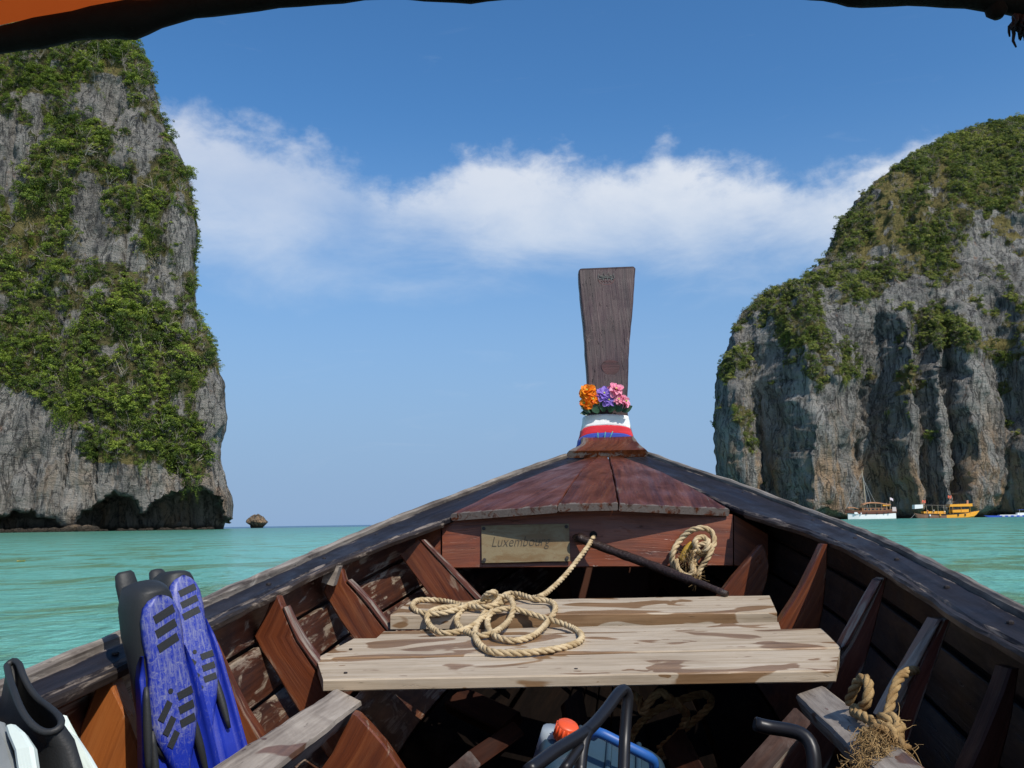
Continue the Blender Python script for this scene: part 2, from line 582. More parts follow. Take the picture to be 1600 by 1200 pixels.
def baseL(X, Y, Z, fx, fy):
    A = np.stack([X, Y, Z], -1).reshape(-1, 3)
    px, py = proj(A); px = px.reshape(X.shape)
    # sea notch: scalloped caves under the hanging edge
    sc = np.interp(px, [-200, 0, 40, 85, 100, 120, 135, 160, 185, 208, 219, 231, 240, 262, 290, 318, 332, 346, 356, 380],
                   [6, 7, 9, 5.5, 2, 2, 8, 12.5, 17, 14.5, 7, 6, 11, 14.5, 17, 19, 16, 9, 5, 3])
    sc = sc + 1.5 * fbm(px / 7, px * 0, Z / 30, 3, 5) + 1.0 * np.abs(vnoise(px / 12, px * 0, px * 0, 6))
    dep = 32 * sstep(sc - Z, -0.3, 1.4)
    k = np.clip((px - 380) / -40, 0, 1)
    dd = dep * np.where(px < 390, 1, 0.3)
    X = X * (Y + dd) / Y - dep * 0.06
    Y = Y + dd
    return X, Y, Z


def dispL(X, Y, Z, n):
    low = fbm(X / 40, Y / 40, Z / 55, 4, 31)
    rib = ridged(X / 17, Y / 17, Z / 70, 3, 41)
    lay = fbm(X / 25, Y / 25, Z / 3.2, 3, 61)
    crag = ridged(X / 6.5, Y / 6.5, Z / 26, 3, 77)
    wx = X + 2.5 * fbm(X / 6, Y / 6, Z / 6, 2, 81); wz = Z + 3 * fbm(X / 6, Y / 6, Z / 6, 2, 82)
    b1 = 0.6 - worley(wx / 9.5, Y / 9.5, wz / 17, 83)
    b2 = 0.6 - worley(wx / 4.3, Y / 4.3, wz / 7.0, 87)
    gul = sstep(np.abs(vnoise(X / 13, Y / 13, Z / 75, 79)), 0.16, 0.0)
    d = 6.5 * low + 2.6 * rib + 0.9 * lay + 2.4 * crag + 4.2 * b1 + 2.2 * b2 - 4.5 * gul - 2.5
    edge = sstep(n[..., 0], 0.2, 0.75)
    return (d * (1 - 0.55 * edge) + (-3.2 + 5.5 * sstep(Z, 100, 165) * (1 - sstep(Z, 185, 225))) * edge) * sstep(Z, -4, 12) * 0.9 * (0.7 + 0.3 * sstep(Z, 12, 26))


bareL = [(20, 720, 95, 95, 1.0), (75, 700, 45, 70, 0.9), (165, 150, 42, 38, .8), (228, 190, 26, 70, .6), (15, 240, 30, 70, .8), (140, 320, 18, 60, .65),
         (120, 300, 30, 40, .4), (272, 390, 26, 90, .75), (335, 640, 26, 70, 1.0), (345, 750, 30, 80, 1.0), (90, 500, 35, 25, .6), (230, 400, 40, 30, .5), (295, 500, 20, 50, .5),
         (250, 480, 25, 25, .5), (30, 165, 30, 25, .5), (175, 240, 20, 30, .5)]
denseL = [(200, 560, 130, 110, 1), (70, 540, 100, 70, 1), (180, 650, 100, 70, .95), (270, 690, 60, 50, .95), (60, 370, 70, 60, .9), (110, 230, 60, 40, .8), (60, 110, 90, 40, .9),
          (190, 90, 40, 30, .8), (280, 310, 25, 40, .9), (235, 590, 90, 60, .9), (290, 720, 45, 30, .9), (185, 725, 45, 20, .7), (40, 430, 50, 40, .7)]


def vegL(A, n, px, py):
    f = fbm(A[:, 0] / 16, A[:, 1] / 16, A[:, 2] / 20, 4, 91)
    f2 = fbm(A[:, 0] / 6, A[:, 1] / 6, A[:, 2] / 7, 3, 97)
    v = 0.56 + 0.75 * f + 0.6 * f2 + 0.26 * ell(px, py, denseL) - 0.62 * ell(px, py, bareL)
    line = np.interp(px, [-50, 0, 60, 90, 120, 160, 210, 240, 270, 300, 335, 350], [590, 600, 625, 700, 722, 722, 722, 716, 735, 752, 740, 600])
    v = v - 0.9 * sstep(py, line - 6, line + 14)
    v = v + 0.2 * np.clip(n[:, 2], -0.6, 0.6)
    dry = sstep(fbm(A[:, 0] / 30, A[:, 1] / 30, A[:, 2] / 30, 3, 95), 0.1, 0.5) * 0.6
    return np.clip(v, 0, 1), dry


CLF_L = build_cliff("cliff", footL, (-150, 420), 470, (zL, kxL, kyL), CL, baseL, dispL, M_rockL, vegL)

# ---- right headland
silR = [(1137, 820, 505), (1135, 806, 505), (1128, 760, 505), (1120, 680, 505), (1118, 610, 505), (1125, 570, 506), (1150, 512, 508), (1190, 462, 512), (1230, 448, 516),
        (1262, 432, 520), (1290, 405, 525), (1312, 358, 530), (1340, 320, 537), (1380, 282, 545), (1420, 252, 555), (1470, 222, 570), (1520, 206, 580),
        (1560, 199, 590), (1583, 195, 597)]
yfR = [468, 468, 468, 469, 470, 473, 482, 490, 494, 498, 502, 507, 516, 532, 548, 568, 579, 590, 597]
yf = np.array(yfR, float)
yc = 640 - (640 - yf) / 172.0 * (640 - 503)
zr = np.array([P(q[0], q[1], y_).z for q, y_ in zip(silR, yc)]); xr = np.array([P(q[0], q[1], y_).x for q, y_ in zip(silR, yc)])
nzR = 440
tpar = np.concatenate([[0], np.cumsum(np.sqrt(np.diff(zr) ** 2 + 0.5 * np.diff(xr) ** 2))])
tt = np.linspace(0, tpar[-1], nzR)
zR = np.interp(tt, tpar, zr); xR = np.interp(tt, tpar, xr); yR = np.interp(tt, tpar, yf)
CR = (378.0, 640.0)
kxR = np.maximum((CR[0] - xR) / (CR[0] - xr.min()), 0.02)
kyR = (CR[1] - yR) / (CR[1] - 468.0)
footR = [(460, 800), (385, 780), (330, 735), (245, 655), (165, 575), (120, 520), (114.3, 503), (116.5, 490), (124, 480), (138, 473), (170, 470), (220, 468), (280, 462),
         (340, 458), (420, 455), (520, 470), (600, 520), (640, 600)]
saw_px = [1090, 1118, 1150, 1185, 1200, 1225, 1262, 1300, 1345, 1368, 1388, 1416, 1432, 1440, 1447, 1464, 1480, 1490, 1512, 1560, 1586, 1612, 1700, 1800]
saw_d = [0, 0, -3, 8, 20, 15, -13, -8, 4, 17, 15, -9, -4, 6, 7, -7, -1, 9, -8, 3, 12, -8, 6, -6]


def baseR(X, Y, Z, fx, fy):
    px, py = proj(np.stack([X, Y, Z], -1).reshape(-1, 3)); px = px.reshape(X.shape)
    wob = px + 26 * fbm(px / 90, Z / 30, Z * 0 + 3, 3, 7) + (Z - 40) * 0.16
    amp = (1 - 0.8 * sstep(Z, 78, 128)) * (0.8 + 0.5 * fbm(px / 60, Z / 40, Z * 0, 2, 8))
    front = sstep(Y, 560, 500) if False else (Y < 620)
    Y = Y + 1.2 * np.interp(wob, saw_px, saw_d) * amp * front * sstep(px, 1112, 1150)
    # undercut at sea level
    sc = 5 + 3 * fbm(px / 25, px * 0, px * 0, 3, 9)
    Y = Y + 7 * sstep(sc - Z, 0, 4) * front
    return X, Y, Z


def dispR(X, Y, Z, n):
    low = fbm(X / 34, Y / 34, Z / 45, 4, 131)
    lay = fbm(X / 30, Y / 30, Z / 3.0, 3, 161)
    crag = ridged(X / 5.5, Y / 5.5, Z / 34, 3, 177)
    obl = ridged((X + Z * 0.55) / 16, Y / 30, (Z - X * 0.3) / 60, 3, 143)
    wx = X + 2.5 * fbm(X / 6, Y / 6, Z / 6, 2, 181); wz = Z + 3 * fbm(X / 6, Y / 6, Z / 6, 2, 182)
    b1 = 0.6 - worley(wx / 8.5, Y / 8.5, wz / 19, 183)
    b2 = 0.6 - worley(wx / 3.8, Y / 3.8, wz / 7.5, 187)
    d = 5.0 * low + 0.8 * lay + 2.0 * crag + 2.4 * obl + 4.0 * b1 + 2.2 * b2 - 2.5
    return d * sstep(Z, -4, 10) * (1 - 0.4 * sstep(X, 150, 112)) * (1 - 0.9 * sstep(Z, 256, 272))


bareR = [(1550, 450, 75, 70, .9), (1420, 480, 70, 30, .5), (1340, 510, 70, 45, .55), (1330, 650, 60, 60, 1), (1480, 640, 120, 100, .9), (1400, 750, 250, 70, 1.2),
         (1230, 640, 40, 120, 1.0), (1150, 600, 25, 60, .35), (1130, 680, 30, 60, .5), (1560, 600, 60, 80, .6), (1570, 740, 60, 80, 1), (1440, 420, 90, 25, .3), (1530, 385, 60, 30, .4), (1300, 460, 30, 30, .3),
         (1400, 340, 40, 25, .35)]
greenR = [(1295, 582, 45, 16, 1), (1410, 590, 42, 26, 1.1), (1480, 520, 45, 28, 1), (1560, 545, 70, 18, 1), (1255, 510, 40, 60, .9), (1165, 600, 35, 60, .6), (1390, 505, 20, 22, .8), (1580, 590, 20, 30, .6),
          (1430, 235, 120, 45, .6), (1540, 260, 90, 60, .9), (1370, 370, 60, 40, .5), (1220, 470, 50, 30, .8), (1470, 400, 40, 40, .7), (1350, 440, 40, 30, .4), (1400, 560, 20, 30, .6), (1455, 685, 16, 10, 1), (1570, 662, 14, 10, 1)]
dryR = [(1400, 285, 42, 18, 1), (1390, 335, 24, 44, .9), (1500, 330, 16, 30, .7), (1445, 330, 20, 22, .8), (1540, 300, 22, 14, .7), (1350, 400, 14, 30, .7), (1580, 355, 30, 22, 1), (1560, 538, 35, 8, 1), (1470, 300, 14, 45, .8), (1260, 510, 25, 20, .6), (1170, 620, 20, 40, .6), (1420, 410, 30, 25, .7), (1410, 600, 30, 20, .8), (1300, 360, 20, 30, .4)]


def vegR(A, n, px, py):
    f = fbm(A[:, 0] / 20, A[:, 1] / 20, A[:, 2] / 18, 4, 191)
    z = A[:, 2]
    f2 = fbm(A[:, 0] / 6, A[:, 1] / 6, A[:, 2] / 7, 3, 197)
    v = 0.20 + 0.30 * sstep(z, 70, 180) + 0.75 * f + 0.85 * f2 + 0.5 * ell(px, py, greenR) - 0.40 * ell(px, py, bareR) + 0.3 * ell(px, py, dryR)
    v = v + 0.3 * np.clip(n[:, 2], -0.3, 0.7)
    dry = ell(px, py, dryR) * 0.9 + sstep(fbm(A[:, 0] / 26, A[:, 1] / 26, A[:, 2] / 26, 3, 195), 0.1, 0.5) * 0.5
    return np.clip(v, 0, 1), np.clip(dry, 0, 1)


CLF_R = build_cliff("cliff", footR, (1100, 1640), 520, (zR, kxR, kyR), CR, baseR, dispR, M_rockR, vegR)

# ------------------------------------------------------------------ shrubs and trees on the cliffs
GREENS = [(0.0, (0.045, 0.072, 0.018)), (0.25, (0.09, 0.135, 0.026)), (0.55, (0.165, 0.225, 0.036)), (0.85, (0.25, 0.32, 0.05)), (1.0, (0.33, 0.38, 0.07))]
OLIVE = [(0.0, (0.06, 0.088, 0.026)), (0.3, (0.125, 0.17, 0.038)), (0.65, (0.215, 0.255, 0.055)), (1.0, (0.34, 0.34, 0.095))]
DRY = [(0.0, (0.10, 0.075, 0.045)), (0.5, (0.16, 0.125, 0.075)), (1.0, (0.24, 0.20, 0.10))]
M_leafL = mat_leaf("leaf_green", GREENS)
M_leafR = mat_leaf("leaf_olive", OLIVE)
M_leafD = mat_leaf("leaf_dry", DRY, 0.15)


m_t, g_t, o_t = new_mat("bare_branch")
principled(g_t, o_t, Base_Color=(0.30, 0.26, 0.21, 1), Roughness=0.8)
M_twig = m_t


def shrub_mesh(name, mat, nleaf, seed, sparse=False, tall=1.0, hang=False, twigs=0):
    r = np.random.default_rng(seed)
    nb = r.integers(7, 12)
    cb = r.normal(0, 0.42, (nb, 3)); cb[:, 2] = np.abs(cb[:, 2]) * 0.8 * tall + 0.1
    rb = r.uniform(0.24, 0.48, nb)
    V = []; lf = []
    for k in range(nleaf):
        b = r.integers(nb)
        d = r.normal(0, 1, 3); d /= np.linalg.norm(d)
        if d[2] < -0.3: d[2] *= -1
        rr = rb[b] * (r.uniform(0.55, 1.08) if not sparse else r.uniform(0.2, 1.35))
        p = cb[b] + d * rr * np.array([1, 1, 0.75])
        nrm = d + r.normal(0, 0.55, 3) + np.array([0, 0, 0.5]); nrm /= np.linalg.norm(nrm)
        t = np.cross(nrm, r.normal(0, 1, 3)); t /= np.linalg.norm(t); bt = np.cross(nrm, t)
        s_ = r.uniform(0.035, 0.085) * (0.75 if sparse else 1)
        asp = r.uniform(0.45, 0.9) if not sparse else 0.3
        bend = nrm * s_ * 0.25
        if hang: p = p * np.array([0.75, 0.75, 1.0]); p[2] = 0.25 - 2.3 * abs(p[2]) * r.uniform(0.5, 1.1)
        V += [p - t * s_, p + bt * s_ * asp + bend, p + t * s_, p - bt * s_ * asp + bend]
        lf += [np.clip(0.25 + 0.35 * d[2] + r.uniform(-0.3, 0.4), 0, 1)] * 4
    nl = len(V)
    for k in range(twigs):
        d = r.normal(0, 1, 3); d[2] = abs(d[2]) + 0.6; d /= np.linalg.norm(d); a = r.normal(0, .08, 3); L_ = r.uniform(0.7, 1.35)
        sd = np.cross(d, r.normal(0, 1, 3)); sd /= np.linalg.norm(sd); w_ = 0.022
        m_ = a + d * L_ * .5 + r.normal(0, .07, 3); e = a + d * L_ + r.normal(0, .12, 3)
        V += [a - sd * w_, a + sd * w_, m_ + sd * w_ * .7, m_ - sd * w_ * .7, m_ - sd * w_ * .7, m_ + sd * w_ * .7, e + sd * w_ * .3, e - sd * w_ * .3]
        lf += [0.0] * 8
    V = np.array(V)
    me = bpy.data.meshes.new(name)
    fa = np.arange(len(V)).reshape(-1, 4)
    me.vertices.add(len(V)); me.vertices.foreach_set('co', V.astype(np.float32).ravel())
    me.loops.add(fa.size); me.loops.foreach_set('vertex_index', fa.astype(np.int32).ravel())
    me.polygons.add(len(fa)); me.polygons.foreach_set('loop_start', np.arange(0, fa.size, 4, dtype=np.int32))
    me.update(calc_edges=True)
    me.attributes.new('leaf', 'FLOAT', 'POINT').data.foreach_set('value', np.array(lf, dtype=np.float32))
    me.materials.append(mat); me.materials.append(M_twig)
    mi_ = np.zeros(len(fa), dtype=np.int32); mi_[nl // 4:] = 1
    me.polygons.foreach_set('material_index', mi_)
    return me


def scatter(tagname, clf, n_try, seed, rmin, rmax, leafmat, seedbase, groups):
    A, nrm, px, py, veg, dry, ns = clf
    r = np.random.default_rng(seed)
    vis = (px > -60) & (px < 1660) & (py > -30) & (py < 830) & (((np.array(CP) - A) * nrm).sum(1) > -25 * np.ones(len(A)) * 8)
    # area weight
    G = A.reshape(-1, ns, 3)
    du = np.linalg.norm(np.gradient(G, axis=1), axis=-1); dv = np.linalg.norm(np.gradient(G, axis=0), axis=-1)
    wgt = (du * dv).reshape(-1) * sstep(veg, 0.30, 0.80) * (1 - 0.9 * sstep(dry, .25, .8)) * vis * (A[:, 2] > 6)
    wgt /= wgt.sum()
    idx = r.choice(len(A), n_try, p=wgt)
    sc = rmin + (rmax - rmin) * r.beta(1.2, 3.4, n_try) * (0.45 + 0.75 * veg[idx])
    sc = sc * np.where(np.abs(nrm[idx][:, 0]) > 0.7, 0.7, 1.0)
    # dry bushes
    isdry = r.random(n_try) < (0.16 + 0.40 * dry[idx])
    meshes = [shrub_mesh("shrub", leafmat, 640, seedbase + k, tall=1.0 + 0.35 * (k % 3), hang=(k == 4), twigs=(0, 6, 4, 10, 0)[k]) for k in range(5)] + \
             [shrub_mesh("dry_shrub", M_leafD, 260, seedbase + 50 + k, sparse=True, twigs=26) for k in range(2)]
    mi = np.where(isdry, 5 + r.integers(0, 2, n_try), r.integers(0, 5, n_try))
    pos = A[idx] + nrm[idx] * (sc * 0.10)[:, None] + np.array([0, 0, -0.1]) * sc[:, None]
    rot = np.stack([r.uniform(-0.3, 0.3, n_try) + 0.35, r.uniform(-0.3, 0.3, n_try), r.uniform(0, 6.28, n_try)], -1)
    rot[:, :2] = r.uniform(-0.35, 0.35, (n_try, 2))
    size = sc / np.linalg.norm(pos, axis=1)
    order = np.argsort(-size)
    big = order[:150]; rest = order[150:]
    for i in big:
        gi = 1 if isdry[i] else 0
        nm, lab, cat, grp = groups[gi]
        x_, y_ = px[idx[i]], py[idx[i]]
        if tagname == "left":
            zone = "in its top third" if y_ < 270 else ("in its middle third" if y_ < 500 else "in its bottom third")
            zone += ", near the seaward edge" if x_ > 230 else (", near the picture edge" if x_ < 90 else "")
        else:
            zone = "on its summit slope" if y_ < 340 else ("on its shoulder" if y_ < 520 else "on its lower wall")
            zone += ", seaward end" if x_ < 1290 else (", right hand end" if x_ > 1480 else "")
        lab = lab + " " + zone
        o = bpy.data.objects.new(nm, meshes[mi[i]])
        COL.objects.link(o)
        o.location = pos[i]; o.rotation_euler = rot[i]; o.scale = (sc[i],) * 3
        tag(o, lab, cat, grp)
    # the many small ones: one object, instanced with geometry nodes
    me = bpy.data.meshes.new("cliff_scrub")
    pr = pos[rest]
    me.vertices.add(len(pr)); me.vertices.foreach_set('co', pr.astype(np.float32).ravel())
    a = me.attributes.new('rot', 'FLOAT_VECTOR', 'POINT'); a.data.foreach_set('vector', rot[rest].astype(np.float32).ravel())
    a = me.attributes.new('scl', 'FLOAT', 'POINT'); a.data.foreach_set('value', sc[rest].astype(np.float32))
    a = me.attributes.new('idx', 'INT', 'POINT'); a.data.foreach_set('value', mi[rest].astype(np.int32))
    me.update()
    src = bpy.data.collections.new("shrub_kinds_" + tagname)
    for k, q in enumerate(meshes):
        src.objects.link(bpy.data.objects.new("%s_kind_%02d" % (tagname, k), q))
    ob = bpy.data.objects.new("cliff_scrub", me)
    COL.objects.link(ob)
    ng = bpy.data.node_groups.new("scatter_" + tagname, 'GeometryNodeTree')
    ng.interface.new_socket("Geometry", in_out='INPUT', socket_type='NodeSocketGeometry')
    ng.interface.new_socket("Geometry", in_out='OUTPUT', socket_type='NodeSocketGeometry')
    N = ng.nodes; L = ng.links
    gi = N.new('NodeGroupInput'); go = N.new('NodeGroupOutput')
    iop = N.new('GeometryNodeInstanceOnPoints')
    ci = N.new('GeometryNodeCollectionInfo'); ci.inputs[0].default_value = src
    ci.inputs['Separate Children'].default_value = True; ci.inputs['Reset Children'].default_value = True
    def na_(nm, dt):
        q = N.new('GeometryNodeInputNamedAttribute'); q.data_type = dt; q.inputs[0].default_value = nm
        return q.outputs[0]
    L.new(gi.outputs[0], iop.inputs['Points']); L.new(ci.outputs[0], iop.inputs['Instance'])
    iop.inputs['Pick Instance'].default_value = True
    L.new(na_('idx', 'INT'), iop.inputs['Instance Index'])
    e = N.new('FunctionNodeEulerToRotation'); L.new(na_('rot', 'FLOAT_VECTOR'), e.inputs[0]); L.new(e.outputs[0], iop.inputs['Rotation'])
    L.new(na_('scl', 'FLOAT'), iop.inputs['Scale'])
    L.new(iop.outputs[0], go.inputs[0])
    md = ob.modifiers.new("scatter", 'NODES'); md.node_group = ng
    tag(ob, groups[2], "scrub", kind='stuff')


scatter("left", CLF_L, 9500, 3, 1.0, 6.8, M_leafL, 100,
        [("cliff_shrub", "green leafy shrub on the left cliff", "shrub", "green shrubs on the left cliff"),
         ("dry_shrub", "dry brown shrub on the left cliff", "shrub", "dry shrubs on the left cliff"),
         "small green and brown scrub covering the left limestone cliff"])
scatter("right", CLF_R, 15000, 4, 0.8, 4.6, M_leafR, 200,
        [("cliff_shrub", "olive green shrub on the right headland", "shrub", "olive shrubs on the right headland"),
         ("dry_shrub", "dry brown shrub on the right headland", "shrub", "dry shrubs on the right headland"),
         "small olive scrub covering the right limestone headland"])


# ------------------------------------------------------------------ sea rock and shore rocks
def rock_mesh(c, size, seed, nu=40, nv=26, under=0.0):
    th = np.linspace(0, 2 * math.pi, nu, endpoint=False); ph = np.linspace(-0.5 * math.pi, 0.5 * math.pi, nv)
    T, H = np.meshgrid(th, ph)
    x = np.cos(H) * np.cos(T); y = np.cos(H) * np.sin(T); z = np.sin(H)
    d = 1 + 0.34 * fbm(x * 1.6 + seed, y * 1.6, z * 1.6, 4, seed) + 0.12 * ridged(x * 4, y * 4, z * 4, 2, seed + 3)
    x, y, z = x * d, y * d, z * d
    if under:
        k = 1 - under * sstep(z, 0.25, -0.4); x, y = x * k, y * k
    V = np.stack([x * size[0], y * size[1], z * size[2]], -1).reshape(-1, 3) + np.array(c)
    i = np.arange(nv - 1)[:, None] * nu; j = np.arange(nu)[None, :]; j2 = (j + 1) % nu
    q = np.stack([i + j, i + j2, i + nu + j2, i + nu + j], -1).reshape(-1, 4)
    return V, q


M_rockS = mat_rock("sea_stack_rock", (0.20, 0.165, 0.12), 0.9)
c = P(402, 822, 640)
V, q = rock_mesh((c.x, c.y, 3.2), (7.2, 6.5, 4.6), 5, 48, 30, 0.35)
# a peaked, tilted top
pk = V[:, 2] - 3.2
V[:, 0] += np.where(pk > 0, -0.12 * pk, 0); V[:, 2] += np.where(pk > 0, 0.5 * pk * np.clip(1 - np.hypot(V[:, 0] - c.x, V[:, 1] - c.y) / 6, 0, 1), 0)
o = mk("sea_rock", V, q, M_rockS, smooth=True, loc=(c.x, c.y, 0))
tag(o, "small undercut rock standing alone in the sea off the left cliff", "rock")

VV = []; QQ = []; b = 0
rr_ = np.random.default_rng(8)
for k in range(150):
    px_ = rr_.uniform(-30, 150) if k < 110 else rr_.uniform(150, 330)
    s_ = rr_.uniform(0.5, 1.9) * (1 if k < 110 else .7)
    if 105 < px_ < 150: s_ *= 1.5
    q0 = P(px_, 829, rr_.uniform(396, 408))
    V, q = rock_mesh((q0.x, q0.y, s_ * 0.25), (s_ * 1.4, s_, s_ * 0.8), 20 + k, 10, 7)
    VV.append(V); QQ.append(q + b); b += len(V)
M_rockB = mat_rock("shore_rock", (0.13, 0.105, 0.075), 0.6)
o = mk("shore_rocks", np.concatenate(VV), np.concatenate(QQ), M_rockB, smooth=False)
tag(o, "brown boulders along the waterline under the left cliff", "rocks", kind='stuff')
# ------------------------------------------------------------------ materials: boat
def mat_wood(name, dark, mid, light, rough=0.45, wear=0.0, wearcol=(0.40, 0.34, 0.27), edge=0.0, stain=0.0, staincol=(0.10, 0.05, 0.022),
             spec=0.5, grain=1.0, blotch=0.5, bumps=0.35, crack=0.0, peel=0.0):
    m, g, out = new_mat(name)
    v = g.attr('g', 'Vector')
    fib = g.noise(g.mapv(v, (5, 150, 150)), 1.0, 5, 0.65, 0.3)
    band = g.noise(g.mapv(v, (1.6, 34, 34)), 1.0, 5, 0.6, 0.8)
    blo = g.noise(g.mapv(v, (6, 14, 14), (3, 1, 2)), 1.0, 6, 0.62, 0.5)
    t = g.math('ADD', g.math('MULTIPLY', band, 0.65), g.math('MULTIPLY', fib, 0.35 * grain))
    c = g.ramp(t, [(0.34, dark), (0.5, mid), (0.66, light)])
    c = g.mix(g.math('MULTIPLY', g.step(blo, 0.42, 0.68), blotch), c, g.mix(1.0, c, (0.42, 0.40, 0.42), 'MULTIPLY'))
    e = g.attr('edge')
    wsum = g.math('ADD', g.math('MULTIPLY', e, edge), wear)
    wn = g.noise(g.mapv(v, (5, 26, 26), (7, 2, 9)), 1.0, 7, 0.68, 0.8)
    wf = g.step(g.math('ADD', wn, g.math('ADD', wsum, g.math('MULTIPLY', fib, 0.12))), 0.72, 0.86)
    wcol = g.mix(fib, tuple(q * 0.55 for q in wearcol), tuple(min(1, q * 1.35) for q in wearcol))
    c = g.mix(wf, c, wcol)
    if peel > 0:
        pn = g.noise(g.mapv(v, (9, 20, 20), (1, 8, 4)), 1.0, 5, 0.6, 1.0)
        stp = g.noise(g.mapv(v, (3, 95, 95), (2, 2, 2)), 1.0, 3, 0.6, 0.6)
        pf = g.math('MULTIPLY', g.step(pn, 0.57 - peel * 0.1, 0.66 - peel * 0.1), g.step(stp, 0.40, 0.56))
        c = g.mix(pf, c, g.mix(fib, (0.17, 0.12, 0.08), (0.38, 0.31, 0.23)))
    rg = g.n('ShaderNodeMapRange', {0: blo, 1: 0.3, 2: 0.7, 3: rough * 0.65, 4: min(1, rough * 1.35)}).outputs[0]
    rg = g.mix(wf, rg, (0.85, 0.85, 0.85))
    if stain > 0:
        sn = g.noise(g.mapv(v, (4.0, 8.0, 8.0), (11, 5, 3)), 1.0, 2.5, 0.45, 0.9)
        sf = g.step(g.math('ADD', sn, g.math('MULTIPLY', g.math('SUBTRACT', fib, .5), .03)), 0.615 - stain * 0.1, 0.645 - stain * 0.1)
        sp = g.noise(g.mapv(v, (20, 42, 42), (1, 5, 3)), 1.0, 1.0, 0.4, 0.2)
        sf = g.math('MAXIMUM', sf, g.step(sp, 0.735, 0.75))
        sc_ = g.mix(1.0, c, g.mix(band, tuple(q * 0.75 for q in staincol), tuple(q * 1.3 for q in staincol)), 'MULTIPLY')
        c = g.mix(g.math('MULTIPLY', sf, 0.88), c, sc_)
        rg = g.mix(sf, rg, (0.35, 0.35, 0.35))
    h = g.math('ADD', g.math('MULTIPLY', fib, 0.5), g.math('MULTIPLY', band, 0.5))
    h = g.math('ADD', h, g.math('MULTIPLY', wf, -0.5))
    if crack > 0:
        cn = g.noise(g.mapv(v, (9, 100, 100), (4, 4, 4)), 1.0, 3, 0.6, 1.2)
        cf = g.step(cn, 0.37, 0.30)
        c = g.mix(g.math('MULTIPLY', cf, crack), c, (0.012, 0.009, 0.008))
        h = g.math('ADD', h, g.math('MULTIPLY', cf, -1.2))
    principled(g, out, Base_Color=c, Roughness=rg, Specular_IOR_Level=spec, Normal=g.bump(h, bumps, 0.004))
    return m


W_red = mat_wood("deck_wood", (0.042, 0.010, 0.004), (0.095, 0.025, 0.008), (0.15, 0.048, 0.018), 0.40, edge=0.30, wearcol=(0.15, 0.125, 0.11), blotch=0.7, crack=.7, spec=.14)
W_bulk = mat_wood("bulkhead_wood", (0.095, 0.022, 0.009), (0.185, 0.046, 0.016), (0.27, 0.078, 0.028), 0.42, edge=0.1, wearcol=(.16, .08, .05), blotch=0.5, crack=.5)
W_rib = mat_wood("rib_wood", (0.065, 0.016, 0.007), (0.135, 0.036, 0.013), (0.20, 0.066, 0.024), 0.38, edge=0.14, wearcol=(0.22, 0.14, 0.09), blotch=0.55)
W_orange = mat_wood("varnished_rib_wood", (0.20, 0.058, 0.014), (0.31, 0.095, 0.022), (0.40, 0.14, 0.036), 0.35, edge=0.08, wearcol=(.4, .22, .1), blotch=0.35)
W_ribgrey = mat_wood("worn_rib_wood", (0.06, 0.016, 0.010), (0.115, 0.034, 0.02), (0.17, 0.06, 0.034), 0.5, edge=0.27, wear=-.02, wearcol=(0.24, 0.20, 0.16), blotch=0.6)
W_strake = mat_wood("strake_wood", (0.030, 0.010, 0.006), (0.070, 0.023, 0.012), (0.13, 0.050, 0.024), 0.45, wear=0.06, edge=0.1, wearcol=(0.34, 0.26, 0.19), blotch=0.75, peel=0.6, crack=.5)
W_cap = mat_wood("gunwale_paint", (0.009, 0.008, 0.010), (0.017, 0.015, 0.018), (0.030, 0.026, 0.029), 0.55, edge=0.25, wear=-0.05, wearcol=(0.20, 0.165, 0.14), blotch=0.5, spec=0.2)
W_lip = mat_wood("gunwale_lip", (0.016, 0.013, 0.012), (0.035, 0.026, 0.022), (0.07, 0.05, 0.04), 0.55, edge=0.13, wear=0.025, wearcol=(0.26, 0.205, 0.16), blotch=0.6, spec=.3)
W_rail = mat_wood("rail_wood", (0.055, 0.042, 0.036), (0.22, 0.19, 0.16), (0.38, 0.335, 0.285), 0.8, blotch=0.8, wear=.08, wearcol=(.40, .355, .30), spec=.25, crack=.7)
W_bench = mat_wood("bench_wood", (0.30, 0.225, 0.145), (0.43, 0.345, 0.245), (0.53, 0.45, 0.345), 0.75, stain=0.78, staincol=(0.47, 0.31, 0.18), blotch=0.28, spec=.3, crack=.25, bumps=.25)
W_beam = mat_wood("beam_wood", (0.15, 0.12, 0.095), (0.29, 0.245, 0.20), (0.42, 0.365, 0.30), 0.8, stain=0.30, staincol=(0.42, 0.22, 0.15), blotch=0.55, spec=.25, crack=.5)
W_stem = mat_wood("prow_wood", (0.024, 0.011, 0.010), (0.052, 0.025, 0.023), (0.085, 0.045, 0.041), 0.42, wear=.02, edge=0.05, wearcol=(0.20, 0.14, 0.13), blotch=0.5, crack=1.0, bumps=.8)
W_bilgeshade = mat_wood("bilge_shade_wood", (0.004, 0.003, 0.0025), (0.006, 0.004, 0.003), (0.010, 0.006, 0.004), 0.8, wear=-.6, blotch=.5, spec=.05)  # near-black colour paints in the deep shade under the benches
W_strakeshade = mat_wood("shaded_strake_wood", (0.010, 0.006, 0.005), (0.020, 0.011, 0.008), (0.038, 0.020, 0.013), 0.5, wear=-.02, wearcol=(0.12, 0.10, 0.08), blotch=0.75, crack=.5, spec=.3)  # right-hand strakes: darker copy with the gunwale's shade put into the colour
W_ribshade = mat_wood("shaded_timber_wood", (0.018, 0.007, 0.005), (0.034, 0.012, 0.007), (0.055, 0.020, 0.011), 0.6, wear=-.12, blotch=.6, spec=.2)  # darkened colour carries the shade on bilge timbers and nearest right rib


